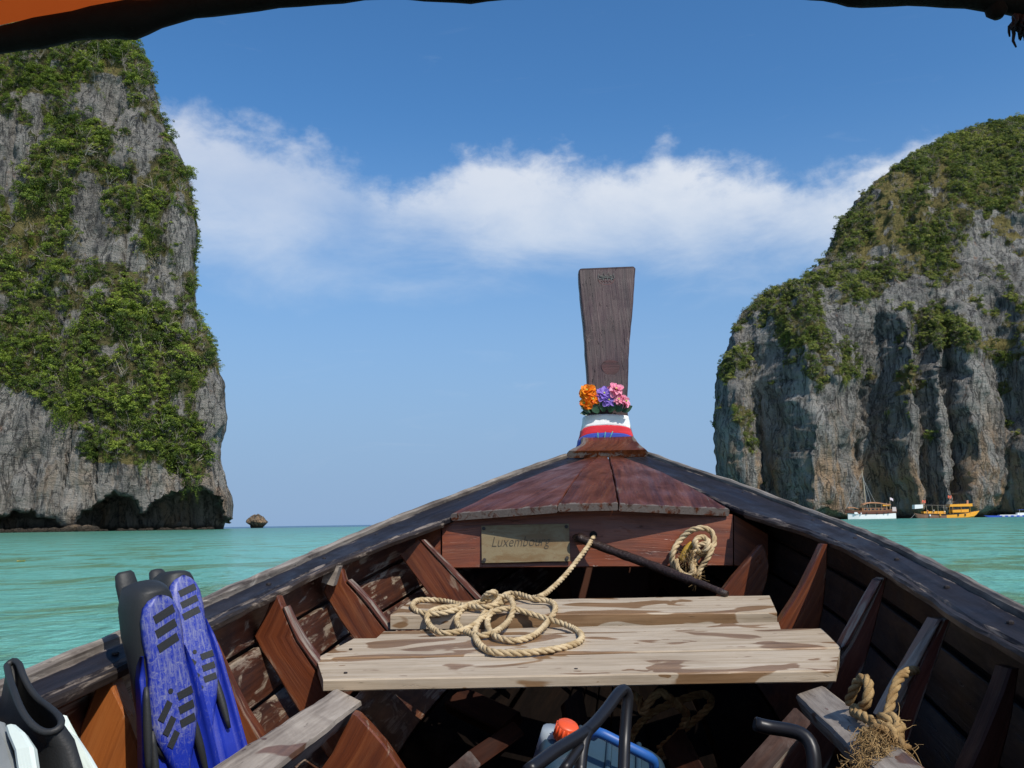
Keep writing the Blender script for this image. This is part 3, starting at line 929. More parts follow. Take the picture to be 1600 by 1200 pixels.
def mat_simple(name, col, rough=0.5, var=0.25, nscale=20, metal=0.0, spec=0.5, bump=0.0, bscale=60, transl=0.0, wearcol=None, wear=0.0, coat=0.0):
    m, g, out = new_mat(name)
    tc = g.n('ShaderNodeTexCoord').outputs['Object']
    n = g.noise(tc, nscale, 5, 0.6)
    c = g.mix(n, tuple(q * (1 - var) for q in col), tuple(min(1, q * (1 + var)) for q in col))
    r = rough
    if wearcol:
        wn = g.noise(tc, nscale * 2.3, 7, 0.7)
        wf = g.step(wn, 0.66 - wear, 0.74 - wear)
        c = g.mix(wf, c, wearcol)
    ins = dict(Base_Color=c, Roughness=r, Metallic=metal, Specular_IOR_Level=spec, Coat_Weight=coat)
    if bump:
        ins['Normal'] = g.bump(g.noise(tc, bscale, 4, 0.6), bump, 0.003)
    b = principled(g, out, **ins)
    if transl:
        t = g.n('ShaderNodeBsdfTranslucent', {0: c})
        mx = g.n('ShaderNodeMixShader', {0: transl, 1: b.outputs[0], 2: t.outputs[0]})
        g.nt.links.new(mx.outputs[0], out.inputs[0])
    return m


def mat_rope(name, a, b):
    m, g, out = new_mat(name)
    tc = g.n('ShaderNodeTexCoord').outputs['Object']
    n = g.noise(tc, 28, 5, 0.6)
    fz = g.noise(tc, 420, 3, 0.7)
    c = g.mix(g.step(n, 0.35, 0.65), a, b)
    c = g.mix(g.math('MULTIPLY', g.step(fz, 0.55, 0.3), 0.5), c, g.mix(1.0, c, (0.5, 0.45, 0.4), 'MULTIPLY'))
    principled(g, out, Base_Color=c, Roughness=0.9, Specular_IOR_Level=0.15, Normal=g.bump(fz, 0.6, 0.002))
    return m


M_rope = mat_rope("rope_fibre", (0.40, 0.29, 0.155), (0.62, 0.49, 0.30))
M_rope2 = mat_rope("old_rope_fibre", (0.24, 0.145, 0.06), (0.42, 0.29, 0.135))
M_iron = mat_simple("rusty_iron", (0.030, 0.017, 0.013), 0.42, 0.6, 60, 0.0, .4, bump=1.6, bscale=90, wearcol=(0.075, 0.045, 0.032), wear=.08)
M_black = mat_simple("black_pipe_paint", (0.010, 0.010, 0.012), 0.38, 0.3, 30, 0, .35, wearcol=(0.16, 0.165, 0.17), wear=-0.005)
M_rubber = mat_simple("black_rubber", (0.020, 0.021, 0.021), 0.55, 0.25, 30, 0, .45, bump=.15, bscale=300)
M_nail = mat_simple("nail_iron", (0.02, 0.014, 0.012), 0.6, 0.3, 60)
M_void = mat_simple("hole_shade", (0.004, 0.003, 0.003), 0.9, 0.1, 10)  # black colour stands in for the shade inside holes


# ------------------------------------------------------------------ ribbon: a board swept along stations
GOFF = [0.0]


def ribbon(name, stations, thick, mat, parent, normal=None, cham=0.004, nw=4, seg=0.06, wob=0.0, seed=0, side_edge=1.0, end_edge=False):
    """stations: (left point, right point) pairs of the top face; the board hangs below by thick along -normal"""
    Ls = [Vector(a) for a, b in stations]; Rs = [Vector(b) for a, b in stations]
    # subdivide
    L2 = []; R2 = []
    smooth = len(stations) > 2
    n_each = []
    for i in range(len(Ls) - 1):
        d = max((Ls[i + 1] - Ls[i]).length, (Rs[i + 1] - Rs[i]).length)
        n_each.append(max(1, min(24, int(d / seg))))
    def cr(A, i, t):
        p0 = A[i - 1] if i > 0 else A[0] * 2 - A[1]
        p3 = A[i + 2] if i + 2 < len(A) else A[-1] * 2 - A[-2]
        p1, p2 = A[i], A[i + 1]
        if not smooth: return p1.lerp(p2, t)
        return 0.5 * ((2 * p1) + (p2 - p0) * t + (2 * p0 - 5 * p1 + 4 * p2 - p3) * t * t + (3 * p1 - p0 - 3 * p2 + p3) * t ** 3)
    for i in range(len(Ls) - 1):
        for k in range(n_each[i]):
            t = k / n_each[i]
            L2.append(cr(Ls, i, t)); R2.append(cr(Rs, i, t))
    L2.append(Ls[-1]); R2.append(Rs[-1])
    rnd = random.Random(seed + 5)
    GOFF[0] += 1.37
    go = Vector((GOFF[0], GOFF[0] * 0.731, GOFF[0] * 0.317))
    vs = []; ga = []; ea = []
    al = 0.0
    ph = [rnd.uniform(0, 6.28) for _ in range(6)]
    for i in range(len(L2)):
        L, R = L2[i], R2[i]
        if i: al += ((L + R) / 2 - (L2[i - 1] + R2[i - 1]) / 2).length
        Wv = R - L; W = max(Wv.length, 1e-4); x = Wv / W
        t = ((L2[min(i + 1, len(L2) - 1)] + R2[min(i + 1, len(L2) - 1)]) - (L2[max(i - 1, 0)] + R2[max(i - 1, 0)])).normalized()
        n = x.cross(t).normalized()
        if normal is not None and n.dot(Vector(normal)) < 0: n = -n
        c = min(cham, W * 0.3, thick * 0.4)
        wl = wob * (math.sin(al * 23 + ph[0]) * .5 + math.sin(al * 61 + ph[1]) * .3 + rnd.uniform(-.4, .4))
        wr = wob * (math.sin(al * 19 + ph[2]) * .5 + math.sin(al * 67 + ph[3]) * .3 + rnd.uniform(-.4, .4))
        wt = wob * 0.5 * math.sin(al * 31 + ph[4])
        prof = []
        for k in range(nw + 1):
            f = k / nw
            prof.append((c + wl * (1 - f) + (W - 2 * c + wr) * f, wt * (0.3 + 0.7 * abs(2 * f - 1)), 1.0 if k in (0, nw) else 0.0))
        prof += [(W + wr, -c, 1.0), (W + wr, -(thick - c), 0.7), (W - c, -thick, 0.5), (c, -thick, 0.5), (wl, -(thick - c), 0.7), (wl, -c, 1.0)]
        for (a, h, e) in prof:
            vs.append(L + x * a + n * h)
            ga.append((al + go.x, a + go.y, h + go.z)); ea.append(1.0 if (end_edge and i >= len(L2) - 1) else e * side_edge)
    m_ = nw + 7
    fs = []
    for i in range(len(L2) - 1):
        for k in range(m_):
            k2 = (k + 1) % m_
            fs.append((i * m_ + k, i * m_ + k2, (i + 1) * m_ + k2, (i + 1) * m_ + k))
    fs.append(tuple(range(m_)))
    fs.append(tuple(reversed([(len(L2) - 1) * m_ + k for k in range(m_)])))
    ob = mk(name, vs, fs, mat, parent, False, {'g': np.array(ga), 'edge': np.array(ea)})
    bm = bmesh.new(); bm.from_mesh(ob.data); bmesh.ops.recalc_face_normals(bm, faces=bm.faces[:]); bm.to_mesh(ob.data); bm.free()
    return ob


# ------------------------------------------------------------------ boat frame
ro = [(1012, 704, 4.3), (1080, 728, 3.95), (1160, 754, 3.58), (1238, 783, 3.27), (1322, 814, 2.85), (1383, 838, 2.47), (1447, 867, 2.13), (1500, 893, 1.91), (1550, 917, 1.74), (1600, 943, 1.6)]
lo_ = [(882, 708, 4.3), (807, 733, 3.95), (720, 766, 3.58), (631, 799, 3.27), (529, 841, 2.85), (453, 873, 2.47), (368, 908, 2.13), (297, 938, 1.91), (230, 963, 1.74), (164, 991, 1.6)]
RO = sorted([P(*q) for q in ro], key=lambda p: p.y); LO = sorted([P(*q) for q in lo_], key=lambda p: p.y)


def ext(Lst, sgn):
    near = []
    for Y, w_, dz in ((-2.4, .55, -.24), (-1.6, .70, -.27), (-.6, .79, -.275), (0.3, .82, -.265), (1.0, .825, -.235)):
        near.append(Vector((-.12 + .133 * Y + sgn * w_, Y, EYE + dz + (-0.012 if sgn < 0 else 0.016))))
    return near + Lst


RO = ext(RO, 1); LO = ext(LO, -1)
ys = [p.y for p in RO]


def edge_at(Lst, Y):
    return Vector([np.interp(Y, [p.y for p in Lst], [p[i] for p in Lst]) for i in range(3)])


def smooth_edge(Lst):
    c = catmull(Lst, 0.05)
    return c


ROs = smooth_edge(RO); LOs = smooth_edge(LO)


def B(f, Y, dz=0.0):
    a = edge_at(LOs, Y); b = edge_at(ROs, Y)
    p = a.lerp(b, (f + 1) / 2); p.z += dz
    return p


def HW(Y):
    return (edge_at(ROs, Y).x - edge_at(LOs, Y).x) / 2


boat = thing("longtail_boat", "wooden longtail boat filling the foreground, tall dark prow board and pale plank benches", "boat", (0.15, 2.0, 0.0))

# outer hull shell
sect_out = [(.985, -.035), (.99, -.10), (.97, -.28), (.86, -.46), (.62, -.68), (.36, -.86), (0.0, -.97)]
YS = list(np.linspace(-2.4, 4.3, 46))
mb = MB(); rings = []
for Y in YS:
    bow = sstep(Y, 2.6, 4.3)
    r = [B(-f, Y, dz * (1 + 0.35 * bow)) + Vector((-.014 * (f > .3), 0.10 * bow * (-dz), -.004)) for f, dz in sect_out] + \
        [B(f, Y, dz * (1 + 0.35 * bow)) + Vector((.014 * (f > .3), 0.10 * bow * (-dz), -.004)) for f, dz in reversed(sect_out[:-1])]
    rings.append(r)
mb.loft(rings, closed=False, cap0=False, cap1=False)
mb.f.append(tuple(range(len(rings[0])))); mb.f.append(tuple(len(mb.v) - 1 - k for k in range(len(rings[0]))))
M_hull = mat_simple("hull_paint", (0.09, 0.035, 0.02), 0.5, 0.3, 6)
mb.build("hull", M_hull, boat)

# inner strakes
rows = [(.965, -.045), (.955, -.155), (.905, -.27), (.815, -.385), (.64, -.53), (.44, -.66), (.16, -.74)]
yk = list(np.linspace(-2.2, 4.0, 26))
for sgn in (-1, 1):
    for i in range(len(rows) - 1):
        (f0, d0), (f1, d1) = rows[i], rows[i + 1]
        st = [(B(sgn * (f0 - 0.012 * (i % 2)), Y, d0 - .003), B(sgn * (f1 + 0.006), Y, d1 + .003)) for Y in yk]
        mid = (B(0, 1.5) - B(sgn * .9, 1.5, -.3))
        ribbon("strake", st, 0.022, (W_strake if sgn < 0 else W_strakeshade) if i < 4 else W_bilgeshade, boat, normal=mid, cham=.003, nw=3, seg=0.12, wob=0.001, seed=i * 3 + (sgn > 0))
# bottom boards
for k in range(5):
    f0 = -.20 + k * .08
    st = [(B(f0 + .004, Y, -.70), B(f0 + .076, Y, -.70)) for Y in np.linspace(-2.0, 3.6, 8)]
    ribbon("floor_board", st, 0.02, W_bilgeshade, boat, normal=(0, 0, 1), seg=.3)

# gunwales: dark cap board, weathered outer rail, worn inner lip
wy = [-2.3, 1.6, 1.9, 2.13, 2.47, 2.85, 3.27, 3.58, 4.3]
wR = [.092, .092, .090, .090, .098, .13, .212, .195, .15]
wLf = [.074, .074, .074, .074, .08, .115, .185, .195, .12]
for sgn, tab in ((1, wR), (-1, wLf)):
    E = ROs if sgn > 0 else LOs
    st = []; rl = []; lp = []
    for Y in list(np.linspace(-2.3, 4.32, 60)):
        o = edge_at(E, Y)
        wd = float(np.interp(Y, wy, tab))
        ylip = Y - (0.35 * wd * sstep(Y, 2.8, 3.6))
        i_ = Vector((o.x - sgn * wd, o.y, o.z - .020 - .006 * sstep(Y, 3.0, 2.0)))
        o2 = Vector((o.x - sgn * .018, o.y, o.z - .018))
        st.append((o2, i_))
        rl.append((Vector((o.x + sgn * .002, o.y, o.z - .002)), Vector((o.x - sgn * .018, o.y, o.z - .002))))
        if Y < 3.24:
            lp.append((Vector((i_.x + sgn * .004, i_.y, i_.z - .002)), Vector((i_.x - sgn * .012, i_.y, i_.z - .006))))
    ribbon("gunwale_cap", st, .022, W_cap, boat, normal=(0, 0, 1), cham=.005, nw=5, seg=.05, wob=.0015, seed=2 + sgn)
    ribbon("gunwale_rail", rl, .05, W_rail, boat, normal=(0, 0, 1), cham=.008, nw=3, seg=.05, wob=.003, seed=7 + sgn)
    ribbon("gunwale_lip", lp, .022, W_lip, boat, normal=(0, 0, 1), cham=.007, nw=2, seg=.04, wob=.003, seed=17 + sgn)

for sgn, E in ((1, ROs), (-1, LOs)):
    for Y in (1.55, 1.85, 2.2, 2.6, 3.0, 3.5):
        o = edge_at(E, Y); q = Vector((o.x - sgn * .05, o.y, o.z - .0215))
        mb = MB(); mb.tube([q, q + Vector((0, 0, .0035)), q + Vector((0, 0, .0055))], [.0062, .0062, .003], 8); mb.build("bolt", M_nail, boat)
# ------------------------------------------------------------------ fore deck
YA = 3.2; YT = 4.26


def deck_pt(px, py, Y): return P(px, py, Y)


apexL = P(926, 713, YT); apex1 = P(935, 713, YT); apex2 = P(950, 713, YT); apexR = P(966, 712, YT)
aft = {'e0': P(703, 803, 3.24), 'm0': P(780, 796, 3.2), 's1': P(871, 790, 3.17), 's2': P(967, 788, 3.17), 'm3': P(1060, 791, 3.2), 's3': P(1142, 796, 3.26)}
def crown(a, b, n=6, lift=0.02):
    out = []
    for k in range(n + 1):
        t = k / n
        p = a.lerp(b, t); p.z += lift * math.sin(math.pi * t) * 1.0
        out.append(p)
    return out
def deckplank(aL, aR, fL, fR, seed, dz=0.0):
    A = crown(aL, fL); Bq = crown(aR, fR)
    st = [(p + Vector((.003, 0, dz)), q - Vector((.003, 0, -dz))) for p, q in zip(A, Bq)]
    st.reverse()
    return ribbon("deck_plank", st, .026, W_red, boat, normal=(0, -.3, 1), cham=.004, nw=6, seg=.03, wob=.0018, seed=seed, side_edge=.25, end_edge=True)
deckplank(aft['e0'], aft['s1'], apexL, apex1, 31)
deckplank(aft['s1'], aft['s2'], apex1, apex2, 32, .004)
deckplank(aft['s2'], aft['s3'], apex2, apexR, 33, .001)
# carrier under the deck so no light leaks between boards
# breasthook at the stem foot
st = [(P(886, 709, 4.22), P(1013, 707, 4.22)), (P(905, 697, 4.32), P(1000, 695, 4.32)), (P(908, 689, 4.42), P(992, 687, 4.42)), (P(911, 682, 4.6), P(988, 680, 4.6))]
st = [(a + Vector((0, 0, .012)), b + Vector((0, 0, .012))) for a, b in st]
ribbon("breasthook", st, .035, W_red, boat, normal=(0, 0, 1), cham=.01, nw=6, seg=.04, wob=.004, seed=41)

# bulkhead under the deck edge: three boards, hawse hole, name plate
YB = 3.28
def bulk(px0, px1, y0a, y0b, y1a, y1b, seed, dY=0.0, ymid=None):
    ymid = (y0a + y0b) / 2 if ymid is None else ymid
    st = [(P(px0, y0a, YB + dY), P(px0, y1a, YB + dY - .02)), (P((px0 + px1) / 2, ymid, YB + dY), P((px0 + px1) / 2, (y1a + y1b) / 2, YB + dY - .02)), (P(px1, y0b, YB + dY), P(px1, y1b, YB + dY - .02))]
    return ribbon("bulkhead_board", st, .03, W_bulk, boat, normal=(0, -1, 0), cham=.003, nw=4, seg=.1, wob=.0015, seed=seed)
bulk(648, 689, 842, 812, 892, 890, 51, .012)
bm_ = bulk(691, 1145, 809, 804, 888, 884, 52, 0.0, 793)
bulk(1147, 1200, 804, 834, 884, 892, 53, .012)
# lettered tin plate
M_plate = None
def mat_plate():
    m, g, out = new_mat("tin_plate")
    tc = g.n('ShaderNodeTexCoord').outputs['Object']
    n = g.noise(g.mapv(tc, (9, 9, 26)), 1, 6, .65, .8); n2 = g.noise(tc, 46, 6, .7)
    c = g.mix(g.step(n, .4, .62), (0.21, 0.16, 0.08), (0.165, 0.10, 0.036))
    c = g.mix(g.step(n2, .58, .72), c, (0.16, 0.085, 0.035))
    c = g.mix(g.step(n2, .36, .26), c, (0.26, 0.225, 0.135))
    principled(g, out, Base_Color=c, Roughness=.5, Metallic=.15, Specular_IOR_Level=.5, Normal=g.bump(n2, .2, .002))
    return m
M_plate = mat_plate()
corn = [P(752, 821, YB - .012), P(889, 818, YB - .012), P(891, 877, YB - .032), P(753, 880, YB - .032)]
pl = ribbon("name_plate", [(corn[0], corn[3]), (corn[1], corn[2])], .004, M_plate, boat, normal=(0, -1, 0), cham=.001, nw=4, seg=.05, wob=.0006, seed=3)
xa = (corn[1] - corn[0]).normalized(); nn_ = Vector((0, -1, -.0)); za = (corn[0] - corn[3]).normalized(); nn_ = xa.cross(za).normalized()
M_ink = mat_simple("worn_ink", (0.05, 0.037, 0.02), .7, .3, 60)


def lettering(txt, base, size, mat, parent, shear=.35, xdir=xa, zdir=za, spacing=1.0, name="lettering", nrm=None, wid=1.0, off=0.0):
    cu = bpy.data.curves.new(name, 'FONT'); cu.body = txt; cu.size = size; cu.shear = shear; cu.space_character = spacing; cu.offset = off; cu.extrude = 0.0
    cu.resolution_u = 3
    to = bpy.data.objects.new(name, cu); COL.objects.link(to)
    dg = bpy.context.evaluated_depsgraph_get()
    me = bpy.data.meshes.new_from_object(to.evaluated_get(dg))
    vs = [base + xdir * (v.co.x * wid) + zdir * v.co.y for v in me.vertices]; fs = [tuple(p.vertices) for p in me.polygons]
    bpy.data.objects.remove(to); bpy.data.curves.remove(cu)
    return mk(name, vs, fs, mat, parent)


lettering("Luxembourg", P(767, 855, YB - .0165) + nn_ * .0085, .052, M_ink, pl, .32, spacing=.98, wid=.80, off=-.0006)
for (px_, py_) in ((756, 826), (885, 823), (757, 875), (886, 872)):
    t_ = (py_ - 818) / 60
    q = P(px_, py_, YB - .012 - .02 * t_) + nn_ * .003
    mb = MB(); mb.tube([q, q + nn_ * .003], .0065, 8); mb.build("nail", M_nail, pl)
# hawse hole: a black disc painted as the shade inside
q = P(927, 836, YB - .008) + nn_ * .006
mb = MB(); mb.tube([q - nn_ * .004, q + nn_ * .001], .0135, 14); mb.build("rope_hole", M_void, boat)

# ------------------------------------------------------------------ prow board
stem = [(682, 908, 990), (660, 914, 984), (640, 917, 981), (610, 918, 981), (580, 917, 982), (550, 915, 983), (520, 913, 985.5), (490, 910, 988), (460, 907, 990.5), (435, 904.5, 992), (421, 904, 993)]
YP = 4.50
st = []
for (y, a, b) in stem:
    yy = YP + (682 - y) * 0.0004
    st.append((P(a, y + (1.5 if y < 430 else 0), yy), P(b, y - (2 if y < 430 else 0), yy)))
a, b = st[-1]
st.append((a + Vector((.008, 0, .010)), b + Vector((-.008, 0, .010))))
prow = ribbon("prow_board", st, .075, W_stem, boat, normal=(0, -1, 0), cham=.007, nw=10, seg=.03, wob=.0016, seed=61)
# round red patch
c0 = P(954, 574, YP + .043) + Vector((0, -.0035, 0))
M_patch = mat_wood("red_patch", (0.045, .016, .015), (.085, .026, .024), (.12, .040, .036), .45, blotch=.6, crack=.8, bumps=.6)
mb = MB(); n_ = 26
mb.add([c0] + [c0 + Vector((math.cos(t) * .047, -.0006, math.sin(t) * .041)) * (1 + .05 * math.sin(3 * t)) for t in np.linspace(0, 2 * math.pi, n_, endpoint=False)], [(0, 1 + k, 1 + (k + 1) % n_) for k in range(n_)])
mk("red_patch", mb.v, mb.f, M_patch, prow, attrs={'g': np.array([tuple(v * 1.0) for v in mb.v]), 'edge': np.zeros(len(mb.v))})
# worn round emblem near the top: faint chalky strokes
M_emb = mat_simple("faded_print", (0.16, 0.17, 0.155), .8, .3, 90); M_emb2 = mat_simple("faded_red_print", (0.18, 0.075, 0.07), .8, .3, 90)
ce = Vector(P(947, 433, YP + .1)) + Vector((0, -.0045, 0))
S = 1 / 1400 * 4.6
def stroke(mb, pts, r=.0016):
    mb.tube([ce + Vector((x * S, 0, -y * S)) for x, y in pts], r, 5)
mb = MB()
stroke(mb, [(-13, 2), (-12, -5), (-7, -1), (-4, -8), (0, -1), (4, -8), (8, -1), (12, -6), (13, 2)])
stroke(mb, [(-12, 4), (-8, 2), (0, 1), (8, 2), (12, 4)]); stroke(mb, [(-10, -1), (10, -1)]); stroke(mb, [(-5, 6), (-5, 1)]); stroke(mb, [(2, 6), (2, 1)]); stroke(mb, [(8, 6), (8, 1)])
mb.build("emblem", M_emb, prow)
mb = MB()
stroke(mb, [(-13, 4), (-11, 9), (-6, 12), (0, 13), (6, 12), (11, 9), (13, 4)]); stroke(mb, [(-8, 6), (-6, 9), (-4, 6), (-2, 9), (0, 6), (3, 9), (5, 6), (8, 9)]); 
mb.build("emblem", M_emb2, prow)


# ------------------------------------------------------------------ sashes and garland at the foot of the prow
def mat_cloth(name, col, rough=.75):
    m, g, out = new_mat(name)
    tc = g.n('ShaderNodeTexCoord').outputs['Object']
    n = g.noise(g.mapv(tc, (14, 14, 60)), 1, 5, .6, .5)
    n2 = g.noise(tc, 260, 3, .6)
    c = g.mix(g.step(n, .3, .7), tuple(q * .86 for q in col), col)
    principled(g, out, Base_Color=c, Roughness=rough, Specular_IOR_Level=.25, Sheen_Weight=.2, Normal=g.bump(g.math('ADD', n, g.math('MULTIPLY', n2, .2)), .5, .006))
    return m


def sash(mat, ytop, ybot, label, seed, grow=0.0):
    def half(y):   # half-width in px, drooping at the ends
        return np.interp(y, [646, 665, 677, 690, 700], [35, 38.5, 42, 46, 51])
    n = 48; rings = []
    rows_ = np.linspace(ytop, ybot, 7)
    for j, y in enumerate(rows_):
        r = []
        for k in range(n):
            t = 2 * math.pi * k / n
            ce_, se = math.cos(t), math.sin(t)
            sq = 0.45
            xx_ = math.copysign(abs(ce_) ** sq, ce_); yy_ = math.copysign(abs(se) ** sq, se)
            droop = 10.0 * abs(xx_) ** 5 * (y - 644) / 45.0 - 1.8 * (1 - abs(xx_))
            hw_ = half(y) + grow + .4 * math.sin(7 * t + j)
            q = P(948 + hw_ * xx_, y + droop, YP - 0.02)
            depth = .065 + .020 * (y - 646) / 40 + grow * .0035
            q.y = YP + .035 - depth * (-yy_) * 1.0
            q += Vector((0, 1, 0)) * .0012 * math.sin(11 * t + j * .9)
            r.append(q)
        rings.append(r)
    mb = MB(); mb.loft(rings, cap0=False, cap1=False)
    o = mb.build("sash", mat, None, True, loc=tuple(P(948, 680, YP)))
    md = o.modifiers.new("cloth", 'SOLIDIFY'); md.thickness = .004; md.offset = 1
    tag(o, label, "sash", "cloth sashes round the prow")
    return o


sash(mat_cloth("white_cloth", (0.80, 0.79, 0.77)), 649, 667, "white cloth sash wrapped round the prow foot, topmost of the three", 1)
sash(mat_cloth("red_cloth", (0.62, 0.022, 0.035)), 666.5, 679, "bright red cloth sash between the white and blue ones on the prow", 2, .6)
sb = sash(mat_cloth("blue_cloth", (0.035, 0.065, 0.36)), 678.5, 690, "blue cloth sash with green ties, lowest on the prow", 3, 1.2)
M_thread = mat_simple("green_thread", (0.10, 0.42, 0.30), .7)
for (xx0, y0, xx1, y1) in ((934, 676, 934.5, 685), (946, 675, 944.5, 684), (957.5, 674, 953, 684)):
    mb = MB(); mb.tube([P(xx0, y0, YP - .066), P((xx0 + xx1) / 2, (y0 + y1) / 2, YP - .072), P(xx1, y1, YP - .070)], .0022, 6)
    mb.build("tie", M_thread, sb)


def petal(mb, c, axis, ang, tilt, ln, wd, curl, r):
    ax = Vector(axis).normalized(); u = ax.orthogonal().normalized(); v = ax.cross(u)
    d = u * math.cos(ang) + v * math.sin(ang); s_ = ax.cross(d)
    rows_ = []
    for i in range(5):
        t = i / 4
        ca = tilt - curl * t
        p = c + d * (ln * t * math.cos(ca)) + ax * (ln * t * math.sin(ca))
        wv = wd * math.sin(math.pi * (0.12 + 0.80 * t)) ** 0.8
        up_ = ax * math.cos(ca) - d * math.sin(ca)
        ruf = .10 * wd * r.uniform(-1, 1) + .12 * wd * math.sin(i * 2 + ang * 5)
        rows_.append([p - s_ * wv + up_ * (wd * .35 + ruf), p - s_ * wv * .5 + up_ * wd * .08, p, p + s_ * wv * .5 + up_ * wd * .08, p + s_ * wv + up_ * (wd * .35 - ruf)])
    mb.loft(rows_, closed=False, cap0=False, cap1=False)


def mat_petal(name, a, b):
    m, g, out = new_mat(name)
    tc = g.n('ShaderNodeTexCoord').outputs['Object']
    n = g.noise(tc, 55, 4, .6)
    c = g.mix(g.step(n, .35, .65), a, b)
    d = g.n('ShaderNodeBsdfPrincipled', {'Base Color': c, 'Roughness': .55, 'Specular IOR Level': .3})
    t = g.n('ShaderNodeBsdfTranslucent', {0: c})
    mx = g.n('ShaderNodeMixShader', {0: .3, 1: d.outputs[0], 2: t.outputs[0]})
    g.nt.links.new(mx.outputs[0], out.inputs[0])
    return m


gar = thing("flower_garland", "garland of orange, purple and pink cloth flowers tied above the white sash on the prow", "flowers", tuple(P(945, 645, YP - .06)))
PO = mat_petal("orange_petal", (0.85, 0.16, 0.008), (0.95, 0.36, 0.015)); PV = mat_petal("purple_petal", (0.24, 0.13, 0.55), (0.42, 0.28, 0.75)); PK = mat_petal("pink_petal", (0.85, 0.22, 0.36), (0.92, 0.48, 0.58))
PG = mat_simple("garland_leaf", (0.018, 0.060, 0.024), .45, .4, 60); PC = mat_simple("flower_heart", (0.42, 0.46, 0.06), .6, .3, 60)
rf = random.Random(4)
fl = [(918, 611, PO, 15.5, (-.3, -.8, .5)), (915, 630, PO, 13.5, (-.7, -.6, .1)), (927, 624, PO, 12, (-.1, -.9, .2)), (944, 616, PV, 14, (0, -.8, .5)), (951, 625, PV, 12, (.1, -.9, .1)),
      (962, 609, PK, 14.5, (.2, -.8, .55)), (976, 627, PK, 13, (.75, -.6, .15)), (966, 624, PK, 10.5, (.2, -.9, .1))]
for (px_, py_, mt, rad_, ax) in fl:
    c = P(px_, py_, YP - .075) ; R_ = rad_ * 4.45 / 1400
    mb = MB()
    for ringi, (np_, tl, lf) in enumerate(((7, .12, 1.0), (6, .55, .86), (4, 1.0, .6))):
        for k in range(np_):
            petal(mb, c + Vector(ax).normalized() * (.002 * ringi), ax, 2 * math.pi * k / np_ + ringi * .5 + rf.uniform(-.2, .2), tl + rf.uniform(-.15, .15), R_ * lf * rf.uniform(.9, 1.12), R_ * .46 * lf, rf.uniform(.2, .9), rf)
    fo = mb.build("flower", mt, gar, True)
    mb = MB(); mb.tube([c + Vector(ax).normalized() * .004, c + Vector(ax).normalized() * .014], [.007, .004], 7); mb.build("flower_heart", PC, fo)
for (px_, py_, ang, ln) in ((925, 640, 2.6, 22), (935, 642, 2.2, 20), (943, 640, 1.6, 20), (953, 641, 1.3, 20), (963, 640, .9, 22), (972, 640, .5, 18), (920, 642, 3.2, 14), (948, 632, 1.7, 16), (960, 634, 1.0, 16), (933, 634, 2.0, 16)):
    c = P(px_, py_ + 3, YP - .062)
    mb = MB()
    d = Vector((math.cos(ang), -.5, math.sin(ang))).normalized()
    ax = Vector((0, -1, .2)); s_ = d.cross(ax).normalized(); up_ = s_.cross(d).normalized()
    L_ = ln * 4.45 / 1400; rows_ = []
    for i in range(6):
        t = i / 5; wv = L_ * .34 * math.sin(math.pi * (.08 + .9 * t))
        p = c + d * (L_ * t) + up_ * (-.25 * L_ * t * t)
        rows_.append([p - s_ * wv + up_ * .003, p, p + s_ * wv + up_ * .003])
    mb.loft(rows_, closed=False, cap0=False, cap1=False)
    mb.build("leaf", PG, gar, True)

# ------------------------------------------------------------------ ribs
def rib(stn, Y, mat, name="rib", thick=.045, seed=0, flip=False, ext_to=None):
    st = []
    for k, ((ax_, ay_), (bx_, by_)) in enumerate(stn):
        st.append((P(ax_, ay_, Y), P(bx_, by_, Y)))
    return ribbon(name, st, thick, mat, boat, normal=(0, -1, 0), cham=.004, nw=4, seg=.04, wob=.0012, seed=seed)


rib([((624, 868), (655, 843)), ((676, 936), (742, 936)), ((730, 1010), (830, 1030))], 3.12, W_rib, "strut", seed=71)
rib([((512, 905), (533, 885)), ((505, 925), (540, 910)), ((522, 955), (566, 938)), ((552, 997), (613, 997)), ((610, 1060), (680, 1060))], 2.62, W_rib, seed=72)
rib([((428, 928), (433, 928)), ((412, 965), (445, 960)), ((396, 994), (460, 997)), ((430, 1050), (494, 1050)), ((470, 1118), (522, 1100)), ((540, 1230), (640, 1230))], 2.16, W_rib, seed=73)
rib([((298, 965), (306, 965)), ((280, 1010), (332, 1010)), ((300, 1060), (364, 1080)), ((335, 1130), (412, 1160)), ((400, 1280), (520, 1280))], 1.86, W_rib, seed=74)
rib([((162, 1055), (169, 1055)), ((147, 1078), (178, 1078)), ((130, 1120), (198, 1120)), ((112, 1165), (215, 1165)), ((85, 1240), (245, 1240))], 1.5, W_orange, seed=75)
rib([((550, 1116), (560, 1120)), ((519, 1178), (602, 1165)), ((485, 1240), (650, 1240)), ((520, 1330), (700, 1330))], 1.87, W_rib, "futtock", seed=76)
rib([((1187, 853), (1193, 851)), ((1160, 885), (1203, 885)), ((1128, 925), (1190, 935)), ((1070, 1010), (1160, 1020))], 3.1, W_rib, "strut", seed=77)
rib([((1286, 850), (1294, 850)), ((1254, 915), (1291, 905)), ((1212, 982), (1281, 982)), ((1170, 1060), (1250, 1060))], 2.62, W_rib, seed=78)
rib([((1380, 903), (1387, 903)), ((1352, 960), (1374, 955)), ((1328, 1005), (1362, 1005)), ((1302, 1050), (1346, 1058)), ((1280, 1100), (1330, 1104)), ((1180, 1240), (1280, 1240))], 2.2, W_ribgrey, seed=79)
rib([((1473, 968), (1487, 968)), ((1434, 1045), (1460, 1045)), ((1400, 1122), (1440, 1105)), ((1380, 1165), (1420, 1165)), ((1290, 1300), (1390, 1300))], 1.78, W_ribgrey, seed=80)
